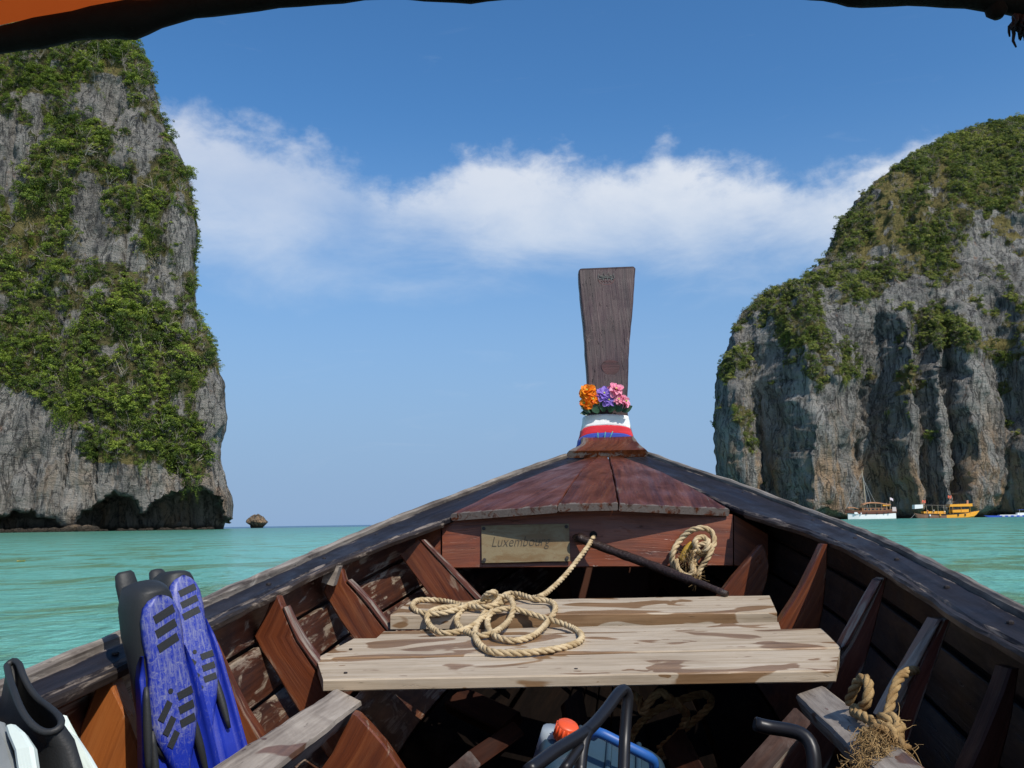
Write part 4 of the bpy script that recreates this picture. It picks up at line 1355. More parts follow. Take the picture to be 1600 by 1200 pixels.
rib([((1578, 1045), (1594, 1045)), ((1550, 1120), (1582, 1120)), ((1515, 1200), (1562, 1200)), ((1480, 1280), (1540, 1280))], 1.47, W_ribshade, seed=81)
# pale worn inner faces on the two right-hand ribs nearest to us
for stn, Y, sd in (([((1466, 968), (1473, 968)), ((1421, 1045), (1434, 1045)), ((1379, 1122), (1400, 1120))], 1.775, 82), ([((1374, 908), (1380, 905)), ((1345, 960), (1353, 958)), ((1316, 1012), (1328, 1005))], 2.195, 83)):
    rib(stn, Y, W_beam if sd == 82 else W_ribgrey, "rib_facing", .05, sd)
for stn, Y, sd in (([((541, 908), (545, 906)), ((572, 944), (580, 941)), ((613, 997), (622, 997))], 2.615, 84), ([((441, 950), (446, 948)), ((462, 1000), (471, 996)), ((505, 1060), (514, 1056))], 2.155, 85), ([((655, 843), (664, 843)), ((742, 936), (754, 936))], 3.115, 86)):
    rib(stn, Y, W_ribgrey, "rib_facing", .05, sd)
# pale wedge block on the second left rib
q0 = P(519, 897, 2.58)
mb = MB(); mb.box(q0, (.035, .05, .055), Matrix.Rotation(.3, 3, 'Y'))
mk("wedge_block", mb.v, mb.f, W_beam, boat, attrs={'g': np.array([tuple(v) for v in mb.v]), 'edge': np.zeros(len(mb.v))})
# timbers deep in the bilge
for (a, b, Y0, Y1) in (((710, 1085), (795, 1125), 2.75, 2.6), ((730, 1215), (800, 1165), 2.0, 2.15), ((895, 1085), (905, 1140), 2.9, 2.85), ((1080, 1215), (1050, 1150), 2.1, 2.3), ((1180, 1230), (1250, 1150), 1.75, 1.8)):
    p0 = P(*a, Y0); p1 = P(*b, Y1); s_ = Vector((.03, .02, .02))
    ribbon("bilge_timber", [(p0 - s_, p0 + s_), (p1 - s_, p1 + s_)], .04, W_ribshade, boat, normal=(0, -1, .4), seg=.1, seed=int(Y0 * 10))

# ------------------------------------------------------------------ stringer beams
def beam(far, near, wv, thick, seed, over=.45):
    p0 = Vector(far); p1 = Vector(near); d = (p0 - p1)
    p0 = p0 + d.normalized() * .02; p1 = p1 - d * over
    return ribbon("stringer", [(p1 - wv, p1 + wv), (p0 - wv, p0 + wv)], thick, W_beam, boat, normal=(0, -.25, 1), cham=.006, nw=5, seg=.04, wob=.0015, seed=seed)
beam(P(542, 1089, 1.98), P(378, 1204, 1.36), Vector((.028, .010, -.017)), .045, 91)
beam(P(1268, 1081, 1.99), P(1402, 1200, 1.44), Vector((.030, -.010, .012)), .045, 92)

# ------------------------------------------------------------------ benches
def bench_part(label_pts, thick, seed, par, dz=0.0, wob=.001):
    (a0, a1, Ya), (b0, b1, Yb) = label_pts     # front edge (left, right), back edge (left, right)
    A0 = P(*a0, Ya); A1 = P(*a1, Ya); B0 = P(*b0, Yb); B1 = P(*b1, Yb)
    st = []
    for k in range(9):
        t = k / 8
        st.append((A0.lerp(A1, t) + Vector((0, 0, dz)), B0.lerp(B1, t) + Vector((0, 0, dz))))
    return ribbon("plank", st, thick, W_bench, par, normal=(0, 0, 1), cham=.003, nw=5, seg=.05, wob=wob, seed=seed)
fb = bench_part(((504, 1062), (1306, 1046), 2.0), ((496, 1030.5), (1313, 1013), 2.18)) if False else None
front_bench = bpy.data.objects.new("front_bench", None); COL.objects.link(front_bench); front_bench.parent = boat; ORIGIN[front_bench.name] = ORIGIN[boat.name]
back_bench = bpy.data.objects.new("back_bench", None); COL.objects.link(back_bench); back_bench.parent = boat; ORIGIN[back_bench.name] = ORIGIN[boat.name]
front_bench['label'] = "wider bench of three pale planks with wet brown stains"
back_bench['label'] = "narrow bench of one thick pale plank under the bulkhead"
bench_part((((505, 1062), (1305, 1047), 2.0), ((495, 1031), (1313, 1014), 2.178)), .026, 101, front_bench)
bench_part((((495, 1029), (1313, 1012), 2.183), ((554, 998), (1283, 982), 2.39)), .026, 102, front_bench, .001)
bench_part((((580, 1001), (1222, 987), 2.41), ((600, 983), (1216, 968), 2.56)), .026, 103, front_bench, -.006)
bench_part((((610, 961), (1214, 957), 2.6), ((640, 940), (1202, 930), 2.86)), .042, 104, back_bench)


def bench_z(Y):
    """height of the bench tops along x = 0.2"""
    ya = [2.0, 2.18, 2.39, 2.41, 2.56, 2.6, 2.86]
    za_ = [P(905, 1055, 2.0).z, P(904, 1021, 2.18).z, P(918, 990, 2.39).z, P(900, 994, 2.41).z, P(900, 976, 2.56).z, P(910, 959, 2.6).z, P(920, 935, 2.86).z]
    return float(np.interp(Y, ya, za_))


def on_bench(px, py, lift=.0):
    lo, hi = 1.9, 3.2
    for _ in range(40):
        mid = (lo + hi) / 2
        if P(px, py, mid).z - lift - bench_z(mid) > 0: hi = mid   # ray falls with distance when it points down
        else: lo = mid
    # rays point down: z decreases with Y, bench rises with Y
    lo, hi = 1.95, 2.9
    for _ in range(40):
        mid = (lo + hi) / 2
        if P(px, py, mid).z - lift > bench_z(mid): lo = mid
        else: hi = mid
    return P(px, py, (lo + hi) / 2)


for (px_, py_) in ((540, 1051), (548, 1014), (900, 1045), (1270, 1037), (1262, 1000), (1290, 1024)):
    q = on_bench(px_, py_)
    mb = MB(); mb.tube([q - Vector((0, 0, .004)), q + Vector((0, 0, .0012))], .0042, 8); mb.build("nail", M_nail, front_bench)


# ------------------------------------------------------------------ rope
def rope_mesh(pts, r, seed=0, step=None, pitch=7.0):
    path = catmull(pts, step or r * 0.7)
    fr = frames(path)
    mb = MB(); al = 0
    offs = [0]
    for i in range(1, len(path)):
        al += (path[i] - path[i - 1]).length; offs.append(al)
    for s_ in range(3):
        strand = []
        for p, (t, a, b), d in zip(path, fr, offs):
            th = 2 * math.pi * (d / (pitch * r) + s_ / 3)
            strand.append(p + (a * math.cos(th) + b * math.sin(th)) * r * .50)
        mb.tube(strand, r * .56, 6)
    return mb


def frayed(mb, c, d, n, ln, spread, r, seed, th=.0009):
    rr = random.Random(seed)
    for k in range(n):
        dd = (Vector(d).normalized() + Vector((rr.gauss(0, spread), rr.gauss(0, spread), rr.gauss(0, spread)))).normalized()
        p = Vector(c) + Vector((rr.gauss(0, r), rr.gauss(0, r), rr.gauss(0, r)))
        L_ = ln * rr.uniform(.4, 1.2); pts = [p]
        cv_ = Vector((rr.gauss(0, 1), rr.gauss(0, 1), rr.gauss(0, 1))) * .8
        for i in range(5):
            dd = (dd + cv_ * .45 + Vector((rr.gauss(0, .3), rr.gauss(0, .3), rr.gauss(0, .3))) + Vector((0, 0, -.12))).normalized()
            pts.append(pts[-1] + dd * L_ / 5)
        mb.tube(pts, [th * (1 - .12 * i) for i in range(6)], 4, caps=False)


Z7 = lambda x, y: (460 + x / 3.2, 900 + y / 3.2)
path = [P(929, 838, YB - .0), P(925, 843, YB - .06), P(917, 856, YB - .14), P(884, 898, 2.98), P(858, 923, 2.86), P(843, 932, 2.78)]
loops = [(1190, 112, .012), (1110, 105, .014), (1030, 130, .018), (985, 180, .022), (965, 235, .022), (990, 290, .02), (1060, 322, .014), (1130, 322, .013), (1210, 290, .013), (1270, 225, .018), (1305, 165, .016), (1280, 128, .02), (1190, 112, .03),
         (1120, 90, .034), (1060, 92, .030), (1000, 140, .03), (940, 200, .026), (905, 270, .016), (915, 330, .013), (975, 378, .012), (1080, 390, .011), (1200, 385, .011), (1330, 365, .011), (1420, 335, .011), (1435, 300, .011), (1390, 262, .013),
         (1300, 225, .024), (1200, 195, .026), (1100, 165, .03), (1020, 170, .034), (950, 205, .034), (880, 255, .022), (800, 285, .012), (720, 285, .011), (670, 240, .012), (670, 190, .013), (730, 162, .014), (830, 150, .016), (930, 130, .024), (1020, 105, .04), (1075, 110, .042),
         (1095, 160, .04), (1070, 225, .03), (1010, 275, .022), (930, 300, .014), (850, 275, .014), (812, 225, .016), (840, 165, .02), (900, 135, .026), (800, 172, .026), (700, 190, .020), (620, 180, .013), (590, 150, .012), (620, 125, .012), (690, 122, .013), (760, 128, .014), (860, 150, .024), (950, 155, .034), (1040, 135, .046)]
path += [on_bench(*Z7(x, y), lift=l * .62) + Vector((0, 0, 0)) for x, y, l in loops]
for q in path[6:]:
    q.z = max(q.z, bench_z(q.y) + .0092)
mb = rope_mesh(path, .0086, 1, step=.007)
o = mb.build("mooring_rope", M_rope, None, True, loc=tuple(on_bench(830, 985)))
tag(o, "pale twisted mooring rope coiled loosely over both benches, one end through the bulkhead hole", "rope")

# knotted rope end by the far left of the coil
mb = rope_mesh([on_bench(*Z7(x, y), lift=l) for x, y, l in ((940, 118, .035), (965, 90, .06), (1000, 80, .065), (1005, 100, .05), (970, 112, .045), (955, 95, .055))], .008, 2)
mk("rope_end", mb.v, mb.f, M_rope, o, True)

# hank hung on the bulkhead
YH = YB - .05
hk = thing("rope_hank", "small looped hank of frayed rope hanging on the right of the bulkhead", "rope", tuple(P(1080, 865, YH)))
h1 = [(1060, 893), (1050, 880), (1052, 862), (1062, 845), (1078, 830), (1098, 825), (1112, 832), (1116, 847), (1110, 860), (1098, 866), (1088, 858), (1086, 846), (1096, 839), (1106, 845), (1104, 858), (1092, 868), (1084, 884), (1086, 900), (1092, 904)]
mb = rope_mesh([P(x, y, YH - .012 * (i % 3) - (.02 if 9 < i < 15 else 0)) for i, (x, y) in enumerate(h1)], .0105, 3); mb.build("loop", M_rope, hk, True)
h2 = [(1056, 874), (1060, 890), (1072, 899), (1082, 893), (1080, 876), (1084, 862), (1092, 852), (1104, 850), (1112, 856), (1106, 872), (1096, 886), (1090, 900)]
mb = rope_mesh([P(x, y, YH - .028 - .008 * (i % 2)) for i, (x, y) in enumerate(h2)], .0095, 4); mb.build("loop", M_rope, hk, True)
mb = MB(); frayed(mb, P(1088, 898, YH - .03), (0, -.3, -1), 50, .05, .35, .008, 5); frayed(mb, P(1068, 868, YH - .02), (.3, -.2, -.9), 40, .07, .2, .010, 6); frayed(mb, P(1082, 858, YH - .035), (-.1, -.3, -.9), 24, .08, .15, .006, 7)
tag(mb.build("frayed_end", M_rope2, hk, True), kind='stuff')
M_yel = mat_simple("yellow_line", (0.45, 0.27, 0.03), .6, .3, 50)
mb = MB(); mb.tube(catmull([P(1064, 876, YH - .008), P(1073, 858, YH - .006), P(1082, 850, YH - .006)], .01), .012, 8); mb.tube(catmull([P(1108, 860, YH - .01), P(1103, 876, YH - .01), P(1094, 890, YH - .01)], .01), .007, 8); mb.build("yellow_line", M_yel, hk, True)

# iron rod
pth = [P(902, 838, YB - .05), P(908, 842, YB - .055), P(960, 862, 3.16), P(1010, 880, 3.08), P(1060, 900, 2.98), P(1100, 914, 2.9), P(1136, 929, 2.84)]
pth = catmull(pth, .02)
rods = []
for i, p in enumerate(pth):
    rods.append((.0185 if i < 3 else .0152) * (1 + .07 * math.sin(i * 2.1) + .05 * math.sin(i * 5.3)) * (.72 if i > len(pth) - 8 else 1))
mb = MB(); mb.tube(pth, rods, 12)
o = mb.build("iron_rod", M_iron, None, True, loc=tuple(P(1000, 880, 3.05)))
tag(o, "rusty dark iron rod leaning from the bulkhead hole down to the back bench", "rod")

# ------------------------------------------------------------------ knot on the right stringer
kn = thing("rope_knot", "frayed brown rope knotted round the right hand weathered stringer", "rope", tuple(P(1370, 1130, 1.62)))
YK = 1.66
def kp(lst): return [P(x, y, Y) for x, y, Y in lst]
mb = rope_mesh(kp([(1326, 1098, 1.78), (1333, 1080, 1.76), (1343, 1062, 1.74), (1353, 1061, 1.72), (1358, 1074, 1.70), (1355, 1092, 1.69), (1349, 1104, 1.70), (1338, 1106, 1.72), (1334, 1112, 1.72), (1350, 1120, 1.66), (1372, 1132, 1.62), (1392, 1136, 1.60)]), .0095, 5); mb.build("loop", M_rope2, kn, True)
mb = rope_mesh(kp([(1384, 1126, 1.66), (1389, 1110, 1.68), (1395, 1085, 1.70), (1404, 1062, 1.72), (1418, 1050, 1.75), (1436, 1046, 1.80), (1450, 1050, 1.86)]), .009, 6); mb.build("loop", M_rope2, kn, True)
mb = rope_mesh(kp([(1376, 1124, 1.63), (1392, 1122, 1.61), (1404, 1134, 1.60), (1402, 1148, 1.58), (1386, 1156, 1.56), (1370, 1158, 1.57), (1360, 1150, 1.58), (1372, 1140, 1.57), (1390, 1142, 1.56), (1398, 1152, 1.55)]), .0115, 7); mb.build("wrap", M_rope2, kn, True)
mb = rope_mesh(kp([(1350, 1146, 1.60), (1358, 1144, 1.585), (1364, 1150, 1.58), (1356, 1158, 1.585), (1346, 1152, 1.60)]), .011, 8); mb.build("wrap", M_rope2, kn, True)
mb = rope_mesh(kp([(1396, 1150, 1.55), (1408, 1164, 1.53), (1418, 1172, 1.52)]), .010, 9); mb.build("tail", M_rope2, kn, True)
mb = MB()
frayed(mb, P(1358, 1160, 1.55), (-.35, -.3, -.7), 195, 0.027, 0.41, 0.011, 11, .0009); frayed(mb, P(1370, 1175, 1.52), (-.1, -.4, -.8), 240, 0.030, 0.41, 0.012, 12, .0009); frayed(mb, P(1385, 1165, 1.53), (.2, -.4, -.7), 165, 0.027, 0.41, 0.010, 13, .0009)
frayed(mb, P(1412, 1168, 1.52), (.8, -.1, -.1), 12, .04, .3, .005, 14); frayed(mb, P(1350, 1195, 1.5), (-.3, -.2, -.6), 120, 0.027, 0.52, 0.010, 15, .0009); frayed(mb, P(1402, 1128, 1.6), (.6, -.1, .2), 8, .03, .5, .005, 16)
frayed(mb, P(1366, 1155, 1.56), (0, -.6, .3), 150, 0.019, .8, 0.012, 17, .0009)
tag(mb.build("frayed_end", M_rope2, kn, True), kind='stuff')

# old coil hanging in the shade under the front bench
mb = MB()
hang = kp([(x_, y_, Y_ + .16) for x_, y_, Y_ in [(985, 1082, 2.06), (1000, 1095, 2.02), (1004, 1112, 2.0), (1012, 1100, 1.98), (1030, 1082, 1.99), (1045, 1090, 2.0), (1062, 1105, 2.06), (1072, 1120, 2.12), (1050, 1160, 2.2), (1010, 1190, 2.25), (985, 1160, 2.25), (1010, 1120, 2.2), (1060, 1095, 2.16), (1100, 1085, 2.16), (1110, 1100, 2.2), (1080, 1130, 2.24), (1030, 1170, 2.3)]])
o = rope_mesh(hang, .010, 10).build("hanging_rope", M_rope2, None, True, loc=tuple(P(1030, 1100, 2.1)))
tag(o, "loops of rope hanging in the shade beneath the front bench", "rope")

# ------------------------------------------------------------------ black pipe frame, jerrycan, bent pipe
fr_ = thing("pipe_frame", "black painted tubular metal frame standing over the blue jerrycan", "frame", tuple(P(930, 1200, 1.5)))
R_ = .0098
mb = MB(); mb.tube(catmull([P(825, 1205, 1.30), P(870, 1172, 1.36), P(916, 1143, 1.43), P(945, 1112, 1.49), P(966, 1084, 1.54), P(975, 1078, 1.56), P(981, 1088, 1.565), P(979, 1112, 1.56), P(976, 1160, 1.54), P(974, 1215, 1.50)], .01), R_, 12); mb.build("bent_tube", M_black, fr_, True)
mb = MB(); mb.tube(catmull([P(918, 1141, 1.43), P(912, 1160, 1.415), P(908, 1185, 1.40), P(906, 1215, 1.38)], .01), R_ * .95, 12); mb.build("leg", M_black, fr_, True)
mb = MB(); mb.tube(catmull([P(880, 1205, 1.36), P(897, 1180, 1.39), P(909, 1165, 1.41)], .01), R_ * .8, 12); mb.build("brace", M_black, fr_, True)

jc = thing("jerrycan", "translucent blue grey jerrycan with orange red cap lying behind the pipe frame", "jerrycan", tuple(P(940, 1200, 1.75)))
M_jug = mat_simple("blue_plastic", (0.032, 0.062, 0.085), .36, .3, 9, 0, .5, coat=.1, transl=.12)
M_cap = mat_simple("red_plastic", (0.72, 0.085, 0.02), .4, .15, 20); M_hand = mat_simple("handle_plastic", (0.02, 0.10, 0.34), .45, .15, 20); M_neck = mat_simple("neck_plastic", (0.32, 0.36, 0.38), .4, .2, 20)
YJ = 1.78
# body: rounded box with its top face sloping away to the right
def rbox(mb, corners_fn, n=8):
    rings = []
    for i, (zf, k) in enumerate(((0, .86), (.02, .95), (.06, 1), (.5, 1), (.9, 1), (.97, .96), (1.0, .86))):
        r = []
        for j in range(32):
            t = 2 * math.pi * j / 32
            x = math.copysign(abs(math.cos(t)) ** .38, math.cos(t)) * k; y = math.copysign(abs(math.sin(t)) ** .38, math.sin(t)) * k
            r.append(corners_fn(x, y, zf))
        rings.append(r)
    mb.loft(rings)
jx = Vector((.95, .1, -.30)).normalized(); jz = Vector((.28, -.35, .9)).normalized(); jy = jz.cross(jx).normalized()
j0 = P(950, 1184, YJ)
mb = MB(); rbox(mb, lambda x, y, z: j0 + jx * (x * .128) + jy * (y * .085) + jz * (-.26 + .26 * z)); mb.build("body", M_jug, jc, True)
for k in (-1, 0, 1):
    mb = MB(); mb.tube(catmull([j0 + jx * (k * .06 - .01) + jy * -.07 + jz * .002, j0 + jx * (k * .06) + jz * .004, j0 + jx * (k * .06 + .01) + jy * .07 + jz * .002], .02), .006, 8); mb.build("moulded_ridge", M_jug, jc, True)
qn = P(862, 1150, YJ + .02)
mb = MB(); mb.tube([qn - jz * .03, qn + jz * .012], .022, 14); mb.build("neck", M_neck, jc, True)
qc = P(886, 1139, YJ - .02)
mb = MB(); mb.tube([qc - jx * .002 - jz * .022, qc - jz * .006, qc + jz * .008, qc + jz * .011], [.020, .021, .021, .018], 16)
for k in range(16):
    t = 2 * math.pi * k / 16; d = jx * math.cos(t) + jy * math.sin(t)
    mb.tube([qc + d * .021 - jz * .02, qc + d * .021 + jz * .006], .0022, 5)
mb.build("cap", M_cap, jc, True)
mb = MB(); mb.tube(catmull([P(926, 1150, YJ - .045), P(936, 1145, YJ - .06), P(972, 1162, YJ - .065), P(1008, 1180, YJ - .06), P(1020, 1188, YJ - .05), P(1022, 1200, YJ - .04)], .01), .0095, 10); mb.build("handle", M_hand, jc, True)

bp = thing("bent_pipe", "short bent black pipe with an open end right of the jerrycan", "pipe", tuple(P(1260, 1170, 1.6)))
mb = MB(); pth = catmull([P(1180, 1131, 1.62), P(1200, 1136, 1.62), P(1232, 1141, 1.61), P(1252, 1147, 1.60), P(1265, 1160, 1.59), P(1271, 1180, 1.58), P(1273, 1215, 1.57)], .008); mb.tube(pth, .0122, 14); mb.build("tube", M_black, bp, True)
d = (pth[0] - pth[1]).normalized(); mb = MB(); mb.tube([pth[0] + d * .0005, pth[0] + d * .0012], .0092, 12); mb.build("bore", M_void, bp)  # black disc over the pipe mouth, shade of the hollow painted on

# ------------------------------------------------------------------ swim fins
def mat_fin():
    m, g, out = new_mat("blue_fin_plastic")
    tc = g.n('ShaderNodeTexCoord').outputs['Object']
    v = g.attr('g', 'Vector')
    scr = g.noise(g.mapv(v, (150, 110, 60)), 1, 7, .78, .8); scr2 = g.noise(g.mapv(v, (30, 300, 60)), 1, 5, .7, .8); big = g.noise(v, 22, 4, .6)
    e = g.attr('edge')
    c = g.mix(big, (0.006, 0.018, 0.25), (0.010, 0.030, 0.36))
    c = g.mix(g.math('MULTIPLY', g.step(g.math('ADD', g.math('MAXIMUM', scr, scr2), g.math('MULTIPLY', e, .16)), .58, .90), .85), c, (0.29, 0.30, 0.37))
    principled(g, out, Base_Color=c, Roughness=.42, Specular_IOR_Level=.45, Normal=g.bump(scr, .15, .002))
    return m


M_fin = mat_fin()


def interp(tab, v):
    return [float(np.interp(v, [r[0] for r in tab], [r[i] for r in tab])) for i in range(1, len(tab[0]))]


def make_fin(label, O, A, Bv, Nv, scale=1.0):
    t = thing("swim_fin", label, "swim fin", tuple(O), "blue swim fins leaning on the left gunwale")
    Wp = lambda v, u, n: O + A * (v * scale) + Bv * (u * scale * .88) + Nv * (n * scale)
    # sole: slab proud of the blade
    sole = [(-.004, .004), (.002, .020), (.012, .030), (.03, .0365), (.06, .038), (.09, .036), (.12, .0365), (.155, .0425), (.19, .045), (.215, .040), (.24, .030), (.265, .019), (.29, .009), (.30, .004)]
    top = []; 
    vs = []; fs = []; ga = []; ea = []
    nw = 8
    for (v, hw) in sole:
        for k in range(nw + 1):
            u = -1 + 2 * k / nw
            uu = math.copysign(abs(u) ** .8, u)
            h = .010 - .006 * abs(u) ** 6
            vs.append(Wp(v, uu * hw, h)); ga.append((v, uu * hw, h)); ea.append(1.0 if v < .23 else .35)
        for k in range(nw + 1):
            u = 1 - 2 * k / nw
            vs.append(Wp(v, u * hw, -.004)); ga.append((v, u * hw, 0)); ea.append(.4)
    m_ = 2 * (nw + 1)
    for i in range(len(sole) - 1):
        for k in range(m_):
            k2 = (k + 1) % m_; fs.append((i * m_ + k, i * m_ + k2, (i + 1) * m_ + k2, (i + 1) * m_ + k))
    fs += [tuple(range(m_)), tuple(reversed([(len(sole) - 1) * m_ + k for k in range(m_)]))]
    so = mk("sole", vs, fs, M_fin, t, True, {'g': np.array(ga), 'edge': np.array(ea)})
    # treads
    def tread(v, u, l, wd, ang):
        mb = MB(); ca, sa = math.cos(ang), math.sin(ang)
        pts = [(-l / 2, -wd / 2), (l / 2, -wd / 2), (l / 2, wd / 2), (-l / 2, wd / 2)]
        P2 = [(v + q[0] * sa + q[1] * ca, u + q[0] * ca - q[1] * sa) for q in pts]
        mb.add([Wp(a, b, .0085) for a, b in P2] + [Wp(a, b, .0112) for a, b in P2], [(0, 1, 2, 3), (7, 6, 5, 4), (0, 4, 5, 1), (1, 5, 6, 2), (2, 6, 7, 3), (3, 7, 4, 0)])
        mb.build("tread", M_rubber, so)
    for v in (.027, .050, .073): tread(v, .002, .042, .0130, -.28)
    for i, v in enumerate((.158, .180, .201)): tread(v, .021 - .001 * i, .030, .012, -.14)
    for i, v in enumerate((.176, .200, .222)): tread(v, -.021 + .004 * i, .033 - .003 * i, .0115, -.85)
    mb = MB(); mb.tube([Wp(.148, -.006, .0085), Wp(.148, -.006, .0112)], .0042 * scale, 10); mb.build("tread", M_rubber, so)
    # blade: thin sheet with raised side rails and ridges
    bl = [(.085, .041), (.12, .050), (.16, .055), (.20, .060), (.26, .068), (.34, .078), (.44, .086), (.54, .090), (.60, .088)]
    vs = []; ga = []; ea = []; n2 = 28
    for (v, hw) in bl:
        up_ = [];
        for k in range(n2 + 1):
            u = -1 + 2 * k / n2
            rail = .020 * sstep(abs(u), .90, .97) * float(np.interp(v, [.085, .16, .3, .6], [.4, 1, .9, .3]))
            rid = sum(.0055 * math.exp(-((u - c_) / .045) ** 2) for c_ in (-.36, 0.0, .36)) * float(np.interp(v, [.2, .3, .6], [0, 1, .6]))
            h = -.008 + rail + rid
            vs.append(Wp(v, u * hw, h)); ga.append((v, u * hw, h)); ea.append(.42 if (rail > .01 or rid > .0035) else .0)
        for k in range(n2 + 1):
            u = 1 - 2 * k / n2
            rail = .008 * sstep(abs(u), .9, .97)
            vs.append(Wp(v, u * hw, -.013 - rail)); ga.append((v, u * hw, 0)); ea.append(.1)
    m_ = 2 * (n2 + 1); fs = []
    for i in range(len(bl) - 1):
        for k in range(m_):
            k2 = (k + 1) % m_; fs.append((i * m_ + k, i * m_ + k2, (i + 1) * m_ + k2, (i + 1) * m_ + k))
    fs += [tuple(range(m_)), tuple(reversed([(len(bl) - 1) * m_ + k for k in range(m_)]))]
    bo = mk("blade", vs, fs, M_fin, t, True, {'g': np.array(ga), 'edge': np.array(ea)})
    # black rubber inserts in the blade
    for (u0_, u1_, v0, v1) in ((-.72, -.70, .20, .34), (.60, .66, .19, .30), (-.97, -.985, .13, .26)):
        mb = MB()
        pts = []
        for k in range(8):
            q = k / 7; v = v0 + (v1 - v0) * q; hw = interp(bl, v)[0]
            pts.append(Wp(v, (u0_ + (u1_ - u0_) * q) * hw, .0 if abs(u0_) < .9 else .010))
        mb.tube(pts, [.0055 * math.sin(math.pi * (.1 + .8 * k / 7)) + .0015 for k in range(8)], 8); mb.build("rubber_insert", M_rubber, bo, True)
    # foot pocket: rounded rubber shoe behind the sole
    rings = []
    for (v, hw, dep) in ((-.012, .020, .030), (-.008, .031, .052), (.004, .040, .072), (.025, .0455, .084), (.055, .047, .084), (.085, .046, .075), (.115, .046, .070), (.15, .049, .064), (.19, .052, .05), (.23, .045, .03), (.25, .03, .016)):
        r = []
        for k in range(24):
            th = 2 * math.pi * k / 24
            x = math.copysign(abs(math.cos(th)) ** .75, math.cos(th)) * hw; nv = -dep / 2 + math.copysign(abs(math.sin(th)) ** .8, math.sin(th)) * dep / 2
            r.append(Wp(v - .034 * (-nv / .08) * sstep(v, .06, .0), x, nv + .003))
        rings.append(r)
    mb = MB(); mb.loft(rings); mb.build("foot_pocket", M_rubber, t, True)
    # heel tab
    rings = []
    for (v, n, wd, tk) in ((.06, -.070, .026, .012), (.0, -.086, .024, .012), (-.028, -.094, .022, .011), (-.044, -.096, .019, .010), (-.049, -.095, .013, .006)):
        rings.append([Wp(v, wd * math.cos(q), n + tk * math.sin(q)) for q in np.linspace(0, 2 * math.pi, 12, endpoint=False)])
    mb = MB(); mb.loft(rings); mb.build("heel_tab", M_rubber, t, True)
    return t


def fin_frame(heel, tip, nhint):
    O = P(*heel); A = (P(*tip) - O).normalized(); Nv = Vector(nhint); Nv = (Nv - A * Nv.dot(A)).normalized(); Bv = A.cross(Nv)
    if Bv.x < 0: Bv = -Bv
    return O, A, Bv, Nv


make_fin("blue swim fin with black heel, nearer of the two standing against the left gunwale", *fin_frame((246, 934, 1.46), (281, 1186, 1.475), (.76, -.62, .0)), scale=.98)
make_fin("blue swim fin with paler scuffed sole, standing behind the nearer blue fin", *fin_frame((284, 904, 1.60), (318, 1099, 1.56), (.72, -.66, .05)), scale=.88)

# third fin: black pocket with pale blade, opening towards us
bf = thing("swim_fin", "black open-heel swim fin with pale mint blade in the bottom left corner", "swim fin", tuple(P(60, 1190, 1.2)))
rim = [(11, 1040, 1.27), (20, 1033, 1.275), (29, 1037, 1.27), (36, 1056, 1.25), (46, 1076, 1.235), (59, 1092, 1.22), (75, 1104, 1.20), (89, 1116, 1.18), (96, 1128, 1.165), (92, 1138, 1.155), (80, 1144, 1.15), (66, 1143, 1.15), (52, 1134, 1.155), (40, 1120, 1.165), (30, 1102, 1.18), (21, 1078, 1.205), (15, 1060, 1.235)]
rim3 = [P(*q) for q in rim]
cen = sum(rim3, Vector()) / len(rim3)
mb = MB(); cl = catmull(rim3 + [rim3[0]], .006); mb.tube(cl, .0046, 8, caps=False); mb.build("pocket_rim", M_rubber, bf, True)
bot = []
rings = [[q for q in rim3]]
d_ = Vector((.045, -.035, -.20))
for (k, sc_, dz) in ((.12, 1.12, 0), (.4, 1.22, 0), (.8, 1.28, 0), (1.3, 1.25, 0)):
    r = []
    for q in rim3:
        o_ = (q - cen)
        flat = Vector((o_.x * sc_ * (1.0 + .25 * k), o_.y * (1 - .2 * k) , o_.z * max(.25, 1 - .75 * k)))
        r.append(cen + flat + d_ * k + Vector((0, .01, 0)))
    rings.append(r)
mb = MB(); mb.loft(rings, cap0=False, cap1=True); mb.build("foot_pocket", M_rubber, bf, True)
rings = [[q for q in rim3]]
for (k, sc_) in ((.25, .86), (.6, .66), (.9, .4)):
    rings.append([cen + Vector(((q - cen).x * sc_, (q - cen).y * sc_, (q - cen).z * sc_)) + d_ * k * .6 + Vector((0, .05 * k, 0)) for q in rim3])
mb = MB(); mb.loft(rings, cap0=False, cap1=True); mb.build("pocket_lining", M_rubber, bf, True)
M_mint = mat_simple("mint_plastic", (0.62, 0.70, 0.64), .4, .12, 14); M_greyp = mat_simple("grey_plastic", (0.20, 0.215, 0.215), .4, .25, 30, wearcol=(.4, .42, .42), wear=.02)
def strip(name, pts, mat, th=.012):
    st = [(P(a, y, Y), P(b, y2, Y)) for (a, y, b, y2, Y) in pts]
    return ribbon(name, st, th, mat, bf, normal=(0, -1, .2), cham=.004, nw=4, seg=.03)
strip("blade", [(88, 1122, 97, 1140, 1.235), (95, 1150, 122, 1150, 1.22), (105, 1180, 140, 1178, 1.20), (118, 1240, 165, 1225, 1.17)], M_mint)
strip("blade_rail", [(6, 1134, 22, 1130, 1.14), (10, 1148, 36, 1142, 1.13), (20, 1172, 50, 1166, 1.115), (30, 1240, 62, 1240, 1.09)], M_mint, .016)
strip("blade_panel", [(-40, 1120, 5, 1128, 1.15), (-40, 1160, 11, 1155, 1.14), (-40, 1240, 36, 1240, 1.10)], M_greyp)

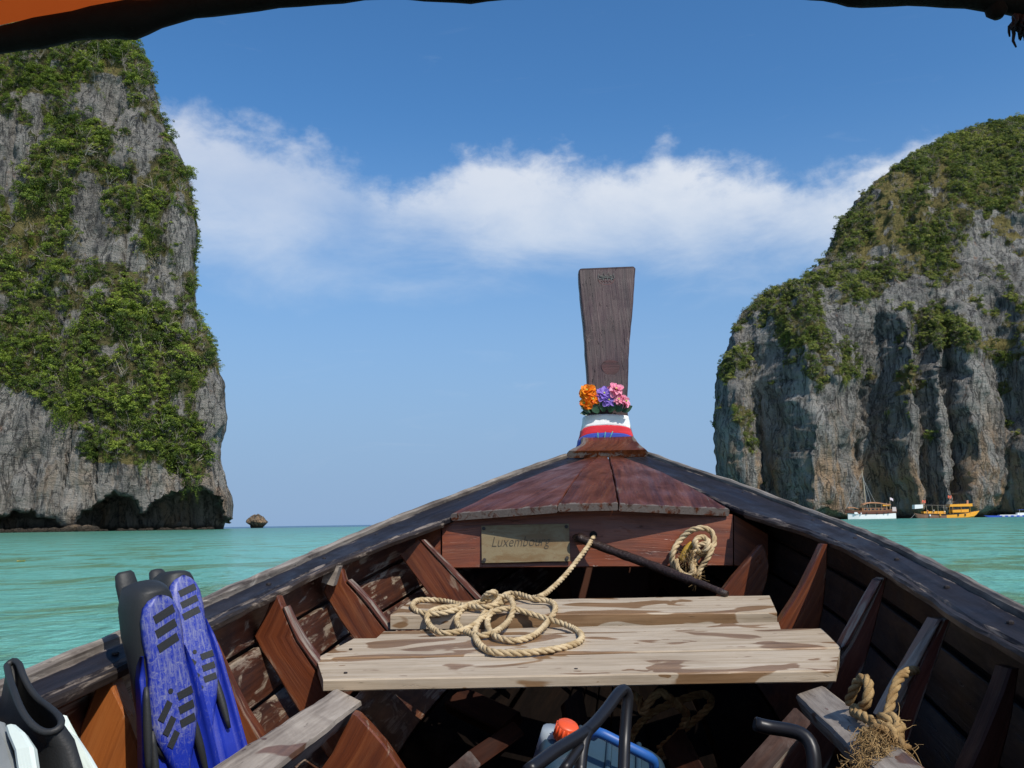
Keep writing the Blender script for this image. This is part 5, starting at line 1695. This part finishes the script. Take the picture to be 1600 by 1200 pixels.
# ------------------------------------------------------------------ canopy over the boat
def mat_tarp():
    m, g, out = new_mat("orange_tarp")
    tc = g.n('ShaderNodeTexCoord').outputs['Object']
    n = g.noise(tc, 5, 4, .5)
    c = g.mix(n, (0.50, 0.075, 0.012), (0.66, 0.125, 0.02))
    d = g.n('ShaderNodeBsdfDiffuse', {0: c}); t = g.n('ShaderNodeBsdfTranslucent', {0: c})
    mx = g.n('ShaderNodeMixShader', {0: .45, 1: d.outputs[0], 2: t.outputs[0]})
    g.nt.links.new(mx.outputs[0], out.inputs[0])
    return m


can = bpy.data.objects.new("canopy", None); COL.objects.link(can); can.parent = boat; ORIGIN[can.name] = ORIGIN[boat.name]
M_edge = mat_simple("black_canvas", (0.010, 0.009, 0.009), .8, .5, 40, 0, .2, bump=.5, bscale=120, wearcol=(0.045, 0.035, 0.028), wear=.02)
YC = .58
epts = [(-330, 150, 24), (-120, 92, 24), (0, 63, 21), (60, 52, 24), (120, 40, 25), (170, 33, 29), (205, 31, 30), (245, 22, 24), (300, 8, 23), (400, -3, 21), (500, -13, 21), (600, -22, 22), (690, -19, 22), (735, -14, 21), (790, -22, 22),
        (900, -27, 22), (1000, -30, 22), (1200, -24, 22), (1290, -21, 22), (1330, -13, 24), (1370, -11, 25), (1420, -13, 22), (1480, -11, 23), (1545, -5, 25), (1600, 2, 25), (1700, 22, 25), (1900, 80, 25)]
path = catmull([P(x, y, YC) for x, y, r in epts], .012)
# radius along the path
xs_ = [P(x, y, YC).x for x, y, r in epts]; rs_ = [r * YC / 1400 for x, y, r in epts]
rr_l = [float(np.interp(p.x, xs_, rs_)) * (1 + .05 * math.sin(p.x * 90) + .03 * math.sin(p.x * 210)) for p in path]
mb = MB(); mb.tube(path, rr_l, 14); mb.build("edge_roll", M_edge, can, True)
rings = []
for dy in (0.0, -.25, -.6, -1.0, -1.5, -2.0):
    rings.append([p + Vector((0, dy, .012 + .028 * (-dy) - .02 * dy * dy)) for p in path[::3]])
mb = MB(); mb.loft(rings, closed=False, cap0=False, cap1=False); mb.build("tarp", mat_tarp(), can, True)
# canopy posts stand behind the camera on the gunwales
M_post = mat_simple("post_paint", (0.05, 0.05, 0.055), .5)
for sx in (-1, 1):
    for dy in (-.25, -1.5):
        q = path[6] if sx < 0 else path[-7]
        top_ = q + Vector((0, dy, .012)); Yb = YC + dy
        bq = B(sx * .93, Yb, 0)
        mb = MB(); mb.tube([bq, top_], .014, 10); mb.build("post", M_post, can, True)
# lashing lump and frayed edge at the right
mb = MB(); q = P(1556, 14, YC); mb.tube([q + Vector((0, 0, .014)), q + Vector((0, 0, .004)), q + Vector((.0005, 0, -.003)), q + Vector((.001, 0, -.007))], [.009, .0078, .007, .003], 10); mb.build("lashing", M_edge, can, True)
mb = MB()
rr = random.Random(3)
for k in range(130):
    x = rr.uniform(1584, 1660); L_ = np.interp(x, [1585, 1595, 1660], [20, 44, 50]) * rr.uniform(.7, 1.25) * YC / 1400
    p = P(x, 24, YC + rr.uniform(-.01, .01)); pts = [p]
    for i in range(4): pts.append(pts[-1] + Vector((rr.gauss(0, .0014), rr.gauss(0, .0014), -L_ / 4)))
    mb.tube(pts, [.0016, .0016, .0013, .001, .0006], 5)
M_fringe = mat_simple("navy_fringe", (0.010, 0.014, 0.026), .85, .4, 60)
tag(mb.build("fringe", M_fringe, can, True), kind='stuff')

# ------------------------------------------------------------------ far boats
M_wht = mat_simple("white_boat_paint", (0.78, 0.77, 0.74), .4, .06, 2); M_brn = mat_simple("brown_boat_wood", (0.135, 0.045, 0.024), .4, .25, 1.5); M_cab = mat_simple("cabin_wood", (0.26, 0.11, 0.045), .45, .25, 2)
M_can = mat_simple("tan_awning", (0.42, 0.20, 0.10), .7, .2, 1.0); M_ora = mat_simple("orange_boat_paint", (0.80, 0.34, 0.02), .4, .12, 1.5); M_dkb = mat_simple("dark_boat_trim", (0.03, 0.022, 0.018), .5, .3, 2)
M_glass = mat_simple("cabin_glass", (0.02, 0.025, 0.03), .1); M_grn = mat_simple("green_boat_trim", (0.02, 0.09, 0.07), .5); M_flag = mat_simple("red_flag", (0.75, 0.16, 0.09), .7); M_mast = mat_simple("mast_varnish", (0.45, 0.36, 0.24), .4); M_blu = mat_simple("blue_boat_paint", (0.03, 0.08, 0.42), .35); M_ropeb = mat_simple("rigging", (0.35, 0.35, 0.34), .6)
M_skin = mat_simple("skin", (0.38, 0.20, 0.12), .6)


class Far:
    """builder in a frame fixed at distance Y: x and z are read off in picture units, depth is real metres"""
    def __init__(s, Y, y_water):
        s.Y = Y; s.yw = y_water; s.k = Y / 1400.0
    def X(s, px): return P(px, s.yw, s.Y).x
    def Zh(s, py): return (s.yw - py) * s.k
    def p(s, px, py, d=0.0): return Vector((s.X(px), s.Y + d, s.Zh(py)))


def hull(mb, fb, sheer, keel, half, n=14):
    """sheer: list px,py ; keel py ; half: half-beam by fraction"""
    rings = []
    x0, x1 = sheer[0][0], sheer[-1][0]
    for i in range(n + 1):
        t = i / n; px = x0 + (x1 - x0) * t
        py = np.interp(px, [q[0] for q in sheer], [q[1] for q in sheer]); ky = np.interp(px, [q[0] for q in keel], [q[1] for q in keel])
        hb = float(np.interp(t, [q[0] for q in half], [q[1] for q in half]))
        kx = np.interp(px, [q[0] for q in keel], [q[2] if len(q) > 2 else q[0] for q in keel])
        r = []
        for (f, g_) in ((-1, 0), (-1, .4), (-.98, .8), (-.7, 1), (.7, 1), (.98, .8), (1, .4), (1, 0)):
            pp = fb.p(px + (kx - px) * g_, py + (ky - py) * g_, f * hb); r.append(pp)
        rings.append(r)
    mb.loft(rings, closed=True)


fb = Far(448, 810.5)
b1 = thing("tour_boat", "brown and white wooden sailing tour boat with a bare mast moored under the right cliff", "boat", (fb.X(1362), 448, 0))
mb = MB(); hull(mb, fb, [(1325, 801), (1345, 803.5), (1375, 803.5), (1398, 802)], [(1325, 812), (1398, 812)], [(0, .3), (.2, 1.9), (.6, 2.4), (1, 1.9)]); mb.build("lower_hull", M_wht, b1)
mb = MB(); hull(mb, fb, [(1321.5, 795), (1330, 797.5), (1350, 799), (1380, 798.5), (1399.5, 796.5)], [(1321.5, 801), (1345, 803.5), (1375, 803.5), (1399.5, 802)], [(0, .35), (.2, 2.05), (.6, 2.6), (1, 2.1)]); mb.build("upper_hull", M_brn, b1)
mb = MB(); hull(mb, fb, [(1320.5, 793.8), (1330, 796.6), (1350, 798.2), (1380, 797.7), (1399.8, 795.5)], [(1321.5, 795.2), (1330, 797.6), (1350, 799.2), (1380, 798.7), (1399.5, 796.6)], [(0, .4), (.2, 2.12), (.6, 2.68), (1, 2.15)]); mb.build("rub_rail", M_cab, b1)
mb = MB(); mb.box(fb.p(1366, 796), (12.5, 3.6, 1.6)); mb.build("cabin", M_cab, b1)
for k in range(6):
    mb = MB(); mb.box(fb.p(1351 + k * 6, 795.6, -1.86), (1.1, .16, .7)); mb.build("window", M_glass, b1)
mb = MB()
aw = [(1348, 787.5), (1353, 785.2), (1362, 784.4), (1374, 785.2), (1383, 787), (1391, 788)]
mb.loft([[fb.p(x, y + .9 * abs(d) ** 2, d * 2.3) for d in np.linspace(-1, 1, 7)] + [fb.p(x, y + 1.1 + .9 * abs(d) ** 2, d * 2.3) for d in np.linspace(1, -1, 7)] for x, y in aw]); mb.build("awning", M_can, b1)
mb = MB(); mb.loft([[fb.p(x, y + .6 * abs(d) ** 2, d * 1.6) for d in np.linspace(-1, 1, 5)] + [fb.p(x, y + .9 + .6 * abs(d) ** 2, d * 1.6) for d in np.linspace(1, -1, 5)] for x, y in [(1325, 792.5), (1329, 791.2), (1336, 792.2), (1341, 794)]]); mb.build("bow_awning", M_can, b1)
mb = MB(); mb.box(fb.p(1384, 789.6, -2.0), (3.6, .2, .9)); mb.build("side_cloth", M_ora, b1)
for px_ in (1349, 1358, 1367, 1376, 1384, 1390):
    for d in (-2.1, 2.1):
        mb = MB(); mb.tube([fb.p(px_, 799, d), fb.p(px_, 786.5, d)], .08, 6); mb.build("stanchion", M_mast, b1)
mb = MB(); mb.tube([fb.p(1354.5, 798), fb.p(1353.6, 760), fb.p(1352.5, 735)], [.26, .22, .15], 8); mb.build("mast", M_mast, b1)
for (x, y, d, ytop) in ((1355, 799, -2.2, 742), (1361.5, 786, -1.2, 745), (1371, 787, 0.6, 748), (1356, 799, 2.2, 742), (1322, 795, 0, 738)):
    mb = MB(); mb.tube([fb.p(1353.2, ytop), fb.p(x, y, d)], .075, 5); mb.build("shroud", M_ropeb, b1)
mb = MB(); mb.box(fb.p(1336.8, 801.2, -1.98), (2.2, .12, .95)); mb.build("name_board", M_wht, b1)
mb = MB(); mb.box(fb.p(1395.5, 796, -2.2), (1.9, .15, 2.1)); mb.build("stern_panel", mat_simple("pale_panel", (.55, .45, .42), .6), b1)
mb = MB(); mb.tube([fb.p(1391.5, 798), fb.p(1391.8, 784)], .07, 6); mb.build("flag_staff", M_mast, b1)
mb = MB(); mb.tube([fb.p(1394.3, 797, 1), fb.p(1394.3, 777.5, 1)], .06, 6)
fs_o = mb.build("flag_staff", M_mast, b1)
mb = MB(); mb.loft([[fb.p(1394.3 + x, 777.5 + x * .45 + .25 * math.sin(x * 2), 1), fb.p(1394.3 + x, 781.2 + x * .45 + .25 * math.sin(x * 2), 1.0)] for x in np.linspace(0, 5, 7)], closed=False, cap0=False, cap1=False); mb.build("flag", mat_simple("pale_flag", (.72, .62, .66), .7), fs_o)
for px_ in (1343, 1352, 1368, 1379, 1386):
    mb = MB(); mb.tube([fb.p(px_, 800.8, -2.5), fb.p(px_, 802.6, -2.62)], .32, 8); mb.build("fender", M_dkb if px_ != 1343 else M_wht, b1)


def far_person(fb, px, py, d, h, shirt, label):
    """small standing or sitting figure: one smooth body, head and hair"""
    q = fb.p(px, py, d)
    t = thing("person", label, "person", tuple(q))
    k = h / 1.7
    mb = MB()
    def ringz(z, rx, ry, x=0): return [q + Vector((x + rx * math.cos(a), ry * math.sin(a), z)) * 1.0 for a in np.linspace(0, 2 * math.pi, 10, endpoint=False)]
    mb.loft([ringz(z * k, rx * k, ry * k) for z, rx, ry in ((0, .12, .10), (.45, .13, .12), (.85, .19, .14), (1.0, .16, .12), (1.3, .22, .13), (1.42, .15, .10), (1.48, .06, .06), (1.54, .09, .10), (1.64, .10, .11), (1.72, .06, .07))])
    body = mb.build("body", M_skin, t, True)
    mb = MB(); mb.loft([ringz(z * k, rx * k, ry * k) for z, rx, ry in ((.84, .205, .155), (1.0, .175, .135), (1.3, .235, .145), (1.42, .16, .11))]); mb.build("shirt", shirt, t, True)
    mb = MB(); mb.loft([ringz(z * k, rx * k, ry * k) for z, rx, ry in ((1.62, .112, .122), (1.70, .08, .09), (1.745, .03, .03))]); mb.build("hair", M_dkb, t, True)
    for sx in (-1, 1):
        mb = MB(); mb.tube([q + Vector((sx * .21 * k, 0, 1.36 * k)), q + Vector((sx * .28 * k, -.02, 1.08 * k)), q + Vector((sx * .26 * k, -.14 * k, .86 * k))], [.055 * k, .045 * k, .035 * k], 7); mb.build("arm", M_skin, t, True)
    return t


M_s1 = mat_simple("orange_shirt", (0.75, 0.22, 0.06), .8); M_s2 = mat_simple("white_shirt", (0.7, 0.7, 0.68), .8)

fc = Far(440, 810)
b2 = thing("dive_boat", "bright orange double deck dive boat moored under the right cliff", "boat", (fc.X(1475), 440, 0))
mb = MB(); hull(mb, fc, [(1428, 801.5), (1436, 803.5), (1465, 806), (1476, 806)], [(1433, 811), (1476, 811)], [(0, .3), (.25, 1.8), (1, 2.3)], 10); mb.build("fore_hull", mat_simple("worn_brown_hull", (0.20, 0.10, 0.06), .5, .4, 2), b2)
mb = MB(); hull(mb, fc, [(1476, 805.5), (1500, 804), (1518, 801.5), (1531, 798.8)], [(1476, 811), (1508, 811), (1522, 809), (1531, 800.5)], [(0, 2.3), (.5, 2.3), (.8, 1.5), (1, .2)], 10); mb.build("aft_hull", M_ora, b2)
mb = MB(); hull(mb, fc, [(1441, 802.6), (1476, 804), (1500, 803.3), (1520, 800), (1532.5, 797.8)], [(1441, 804), (1476, 805.8), (1500, 804.6), (1520, 801.5), (1532.5, 799)], [(0, 1.9), (.4, 2.45), (.7, 2.4), (.9, 1.2), (1, .2)], 10); mb.build("rub_rail", M_dkb, b2)
mb = MB(); mb.box(fc.p(1459, 802.6), (10.5, 3.2, 1.9)); mb.build("fore_deckhouse", M_ora, b2)
for x0, x1, y0, y1, d in ((1486, 1512, 798, 802, 1.9), (1483, 1518, 789.5, 793, 2.1)):
    mb = MB(); mb.loft([[fc.p(x0, y1, -d), fc.p(x0, y0, -d), fc.p(x0, y0, d), fc.p(x0, y1, d)], [fc.p(x1, y1, -d), fc.p(x1, y0 - .8, -d), fc.p(x1, y0 - .8, d), fc.p(x1, y1, d)]]); mb.build("deck_side", M_ora, b2)
mb = MB(); mb.box(fc.p(1498, 795.6), (8.6, 3.2, 1.3)); mb.build("cabin", M_dkb, b2)
for k in range(5):
    mb = MB(); mb.box(fc.p(1488 + k * 5.4, 795.5, -1.66), (1.0, .14, .8)); mb.build("window", M_glass, b2)
mb = MB(); mb.loft([[fc.p(1442, 790.2, -2), fc.p(1442, 789.4, -2), fc.p(1442, 789.4, 2), fc.p(1442, 790.2, 2)], [fc.p(1490, 791.6, -2), fc.p(1490, 790.8, -2), fc.p(1490, 790.8, 2), fc.p(1490, 791.6, 2)]]); mb.build("roof", mat_simple("dark_roof", (.10, .075, .06), .6), b2)
for x in (1446, 1455, 1464, 1473, 1482, 1487, 1500, 1514):
    mb = MB(); mb.tube([fc.p(x, 804, -2), fc.p(x, 791, -2)], .08, 6); mb.build("stanchion", M_ora if x > 1480 else M_mast, b2)
mb = MB(); mb.loft([[fc.p(1428.5, 795.5, -1.5), fc.p(1429, 789.2, -1.5), fc.p(1429, 789.2, 1.5), fc.p(1428.5, 795.5, 1.5)], [fc.p(1441, 794.6, -1.8), fc.p(1441.5, 789, -1.8), fc.p(1441.5, 789, 1.8), fc.p(1441, 794.6, 1.8)]]); mb.build("front_cover", M_wht, b2)
mb = MB(); mb.tube([fc.p(1513.5, 790, 0), fc.p(1514, 783.5, 0)], .5, 8); mb.build("funnel", mat_simple("funnel_paint", (.5, .25, .16), .6), b2)
for (x, y, rr) in ((1485, 777.5, 1.05), (1444, 784, .85)):
    mb = MB(); mb.tube([fc.p(x, 790, -1), fc.p(x, y, -1)], .07, 6); so_ = mb.build("flag_staff", M_mast, b2)
    mb = MB(); mb.loft([[fc.p(x, y - 2.5 + .25 * math.sin(q * 3), -1), fc.p(x, y + 2.2 + .25 * math.sin(q * 3), -1)] if False else [fc.p(x + q * 5 - 2.2, y - 2.4 + 1.2 * math.sin(q * 3), -1 + .3 * math.sin(q * 5)), fc.p(x + q * 5 - 2.2, y + 2.2 + .9 * math.sin(q * 3), -1 + .3 * math.sin(q * 5 + 1))] for q in np.linspace(0, 1, 6)], closed=False, cap0=False, cap1=False); mb.build("flag", M_flag, so_)
for x, m_ in ((1450, M_wht), (1466, M_ora), (1505, M_dkb), (1494, M_dkb)):
    mb = MB(); mb.tube([fc.p(x, 804.5, -2.3), fc.p(x, 807, -2.4)], .4, 8); mb.build("fender", m_, b2)
mb = MB(); mb.tube([fc.p(1430, 803, 0), fc.p(1424, 806.5, -2), fc.p(1417, 810, -4)], .05, 5); mb.build("anchor_line", M_ropeb, b2)
far_person(fc, 1448, 802.4, -1.7, 1.75, M_s1, "tiny person in an orange shirt at the front of the orange dive boat")
far_person(fc, 1475, 804, -1.5, 1.75, M_s2, "tiny person in a white shirt amidships on the orange dive boat")
far_person(fc, 1457.5, 801.8, -1.9, 1.6, M_s2, "tiny person in a white shirt nearest the bow of the orange dive boat")

fd = Far(436, 806.5)
b3 = thing("speedboat", "low blue and white speedboat at the right edge under the cliff", "boat", (fd.X(1575), 436, 0))
mb = MB(); hull(mb, fd, [(1537, 803.6), (1550, 804), (1580, 804), (1618, 804)], [(1546, 808), (1618, 808)], [(0, .15), (.25, 1.1), (1, 1.3)], 10); mb.build("hull", M_blu, b3)
mb = MB(); mb.box(fd.p(1580, 803.6), (12.0, 2.2, .35)); mb.build("deck", M_wht, b3)
mb = MB(); mb.box(fd.p(1597, 802.0), (5.0, 1.8, 1.1)); mb.build("console", M_wht, b3)
for k in range(4):
    mb = MB(); mb.box(fd.p(1566 + k * 9, 805, -1.28), (1.3, .1, .35)); mb.build("stripe", M_wht, b3)
mb = MB(); mb.tube([fd.p(1610, 803, -1), fd.p(1610, 796, -1)], .05, 6); mb.tube([fd.p(1592, 803, -1), fd.p(1592, 796, -1)], .05, 6); mb.build("frame", M_wht, b3)
mb = MB(); mb.box(fd.p(1601, 795.8), (6.0, 2.0, .15)); mb.build("awning", M_blu, b3)

# floating leaf on the near water
q = P(32, 879, 24); q = CP + (q - CP) * (EYE / (EYE - q.z)) if q.z < EYE else q
mb = MB(); rows_ = []
for i in range(6):
    t = i / 5; wv = .05 * math.sin(math.pi * (.06 + .9 * t)); rows_.append([Vector((q.x - .12 + .26 * t, q.y - wv, .05 + .02 * t)), Vector((q.x - .12 + .26 * t, q.y, .025)), Vector((q.x - .12 + .26 * t, q.y + wv, .06))])
mb.loft(rows_, closed=False, cap0=False, cap1=False)
o = mb.build("floating_leaf", mat_simple("yellow_leaf", (.62, .40, .07), .5), None, True, loc=(q.x, q.y, 0))
tag(o, "yellow leaf floating on the turquoise water at the left", "leaf")
